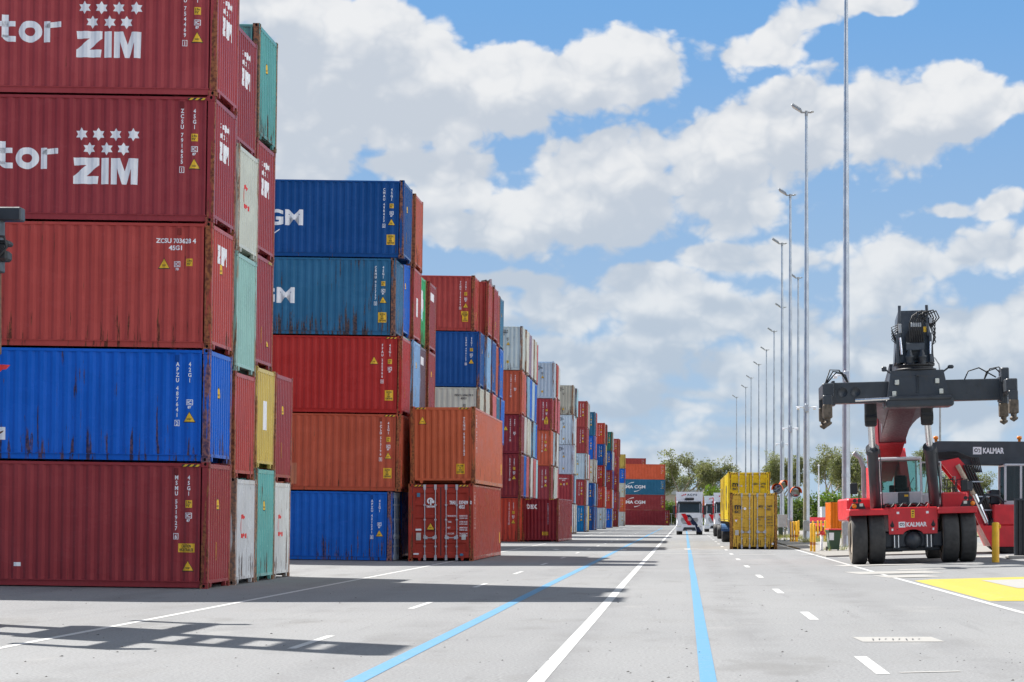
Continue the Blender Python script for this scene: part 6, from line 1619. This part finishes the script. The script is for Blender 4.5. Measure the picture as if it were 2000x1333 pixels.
def B(px, top, Y, kd, wd, label, rz=0.):
    X = (px - PX) * Y / F; r = empty("bush", (X, Y, gz(X)), (0, 0, rz)); tag(r, label, "bush", "bushes beyond the fence")
    h = H + (PY - top) * Y / F - gz(X); b0 = {'bright': 3.4, 'mid': 3.0, 'dark': 2.6}[kd]
    for nm, me in zip(('stems', 'crown'), BUSH[kd]): o = link(nm, me, r); o.scale = (wd, wd, h / b0)
B(1391, 944, 400, 'bright', 1.5, "tall bright green bush right of the first white truck, beside the yellow containers")
B(1303, 975, 440, 'bright', 1.3, "bright green bush between the far containers and the first white truck", 1)
B(1318, 985, 438, 'mid', 1.2, "mid green bush hidden partly by the first white truck's left side", 2)
B(1290, 985, 442, 'mid', 1.2, "mid green bush at the corner of the far containers", 3)
for k, (px, top, Y, kd, wd, lab) in enumerate([(1524, 966, 240, 'bright', 1.1, "bright green bush behind the mirrors"), (1546, 972, 235, 'mid', 1.1, "mid green bush behind the third lamp post"), (1566, 968, 240, 'bright', 1.0, "bright green bush left of the second lamp post"),
     (1590, 965, 236, 'mid', 1.2, "mid green bush right of the second lamp post"), (1612, 960, 242, 'bright', 1.1, "bright green bush above the parked red car"), (1632, 955, 238, 'bright', 1.2, "bright green bush above the orange container"), (1652, 962, 240, 'mid', 1.2, "mid green bush behind the nearest lamp post"),
     (1672, 965, 236, 'mid', 1.3, "mid green bush left of the reach stacker's body"), (1694, 960, 242, 'dark', 1.3, "olive bush behind the reach stacker's left cylinder"), (1740, 965, 240, 'bright', 1.4, "bright green bush seen through the reach stacker's cab"), (1820, 962, 240, 'dark', 1.4, "olive bush behind the reach stacker's right cylinder"),
     (1850, 962, 245, 'mid', 1.4, "mid green bush beyond the second reach stacker's handrail"), (1905, 955, 240, 'bright', 1.4, "bright green bush behind the second reach stacker's engine"), (1940, 958, 238, 'mid', 1.4, "mid green bush beside the second reach stacker's cab"), (1990, 960, 238, 'mid', 1.5, "mid green bush at the right edge of the view"), (1780, 960, 246, 'mid', 1.4, "mid green bush behind the reach stacker's cab roof")]):
    B(px, top, Y, kd, wd, lab, k * .9)
# rough grass behind the fence and tufts along the verge
GRASSG = leaf_mat("dry_grass", (.10, .12, .03), (.2, .2, .07), (.28, .25, .1))
m_, n_b, b_ = material("rough_grass_ground")
P_ = n_b.new('ShaderNodeNewGeometry').outputs['Position']
n_b.put(b_.inputs['Base Color'], n_b.mix(n_b.ramp(n_b.noise(P_, .35, 6, .65), .35, .68), (.075, .09, .028), (.2, .175, .085))); b_.inputs['Roughness'].default_value = .9
mb = MB(); mb.add([(14.2, 150, .33), (400, 150, .34), (400, 432, .34), (14.2, 432, .33), (-400, 432.5, .06), (400, 432.5, .35), (900, 1500, .35), (-900, 1500, .06)], [(0, 1, 2, 3), (4, 5, 6, 7)])
kind(link("grass_ground", mb.mesh("grass_ground", m_)), 'structure')
mb = MB(); rg = random.Random(77)
def tufts(x0, x1, y0, y1, n, base):
    for _ in range(n):
        x, y = rg.uniform(x0, x1), rg.uniform(y0, y1); z0 = gz(x) + base
        for _ in range(9):
            a = rg.uniform(0, 6.3); l_ = rg.uniform(.12, .38); e = Vector((math.cos(a), math.sin(a), 0)); s_ = e.orthogonal() * .012
            q = Vector((x, y, z0)) + e * rg.uniform(0, .12)
            mb.add([q - s_, q + s_, q + e * l_ * .5 + Vector((0, 0, l_)) ], [(0, 1, 2)])
tufts(7.2, 9.2, 133, 139, 50, .05); tufts(6.6, 8.4, 100.5, 106, 12, .05); tufts(6.2, 8.6, 160, 172, 90, .05); tufts(6.2, 13.5, 140, 165, 70, .05); tufts(12, 16, 168, 240, 260, .05); tufts(8.0, 12.5, 150, 161, 90, .05)
kind(link("grass", mb.mesh("grass", GRASSG)), 'stuff')
# grit and little stones lying on the paving
mb = MB(); rg = random.Random(5)
for _ in range(520):
    y = 18 + 50 * rg.random() ** 1.6; x = rg.uniform(-.34, .16) * y; q = rg.choice((.008, .012, .012, .016, .024)) * rg.uniform(.7, 1.2); z0 = gz(x) + .002
    a = rg.uniform(0, 3); c_, s_ = math.cos(a) * q, math.sin(a) * q
    mb.add([(x + c_, y + s_, z0), (x - s_ * .7, y + c_ * .7, z0), (x - c_, y - s_, z0), (x + s_ * .7, y - c_ * .7, z0), (x + q * .2, y, z0 + q * .45)], [(0, 1, 4), (1, 2, 4), (2, 3, 4), (3, 0, 4)])
kind(link("gravel", mb.mesh("gravel", simple("dark_stone", (.05, .047, .043), .9))), 'stuff')
# pale warehouse glimpsed through the far trees
wh = empty("warehouse", (-8, 560, 0)); tag(wh, "pale beige warehouse wall glimpsed through the far trees", "building")
mb = MB(); mb.box(-16, 22, 0, 30, 0, 7.4); sub(wh, 'wall', mb, simple("beige_wall_paint", (.5, .42, .34), .8, var=.06))
mb = MB(); mb.prism([(-16.4, 7.4), (22.4, 7.4), (22.4, 7.7), (3, 9.3), (-16.4, 7.7)], 'y', -.4, 30.4); sub(wh, 'roof', mb, simple("grey_roof_sheet", (.42, .42, .42), .5))
mb = MB()
for k in range(5): mb.box(-13 + k * 7, -9.5 + k * 7, -.06, .02, 0, 4.2)
sub(wh, 'roller_door', mb, simple("orange_brown_door_paint", (.5, .2, .1), .6))
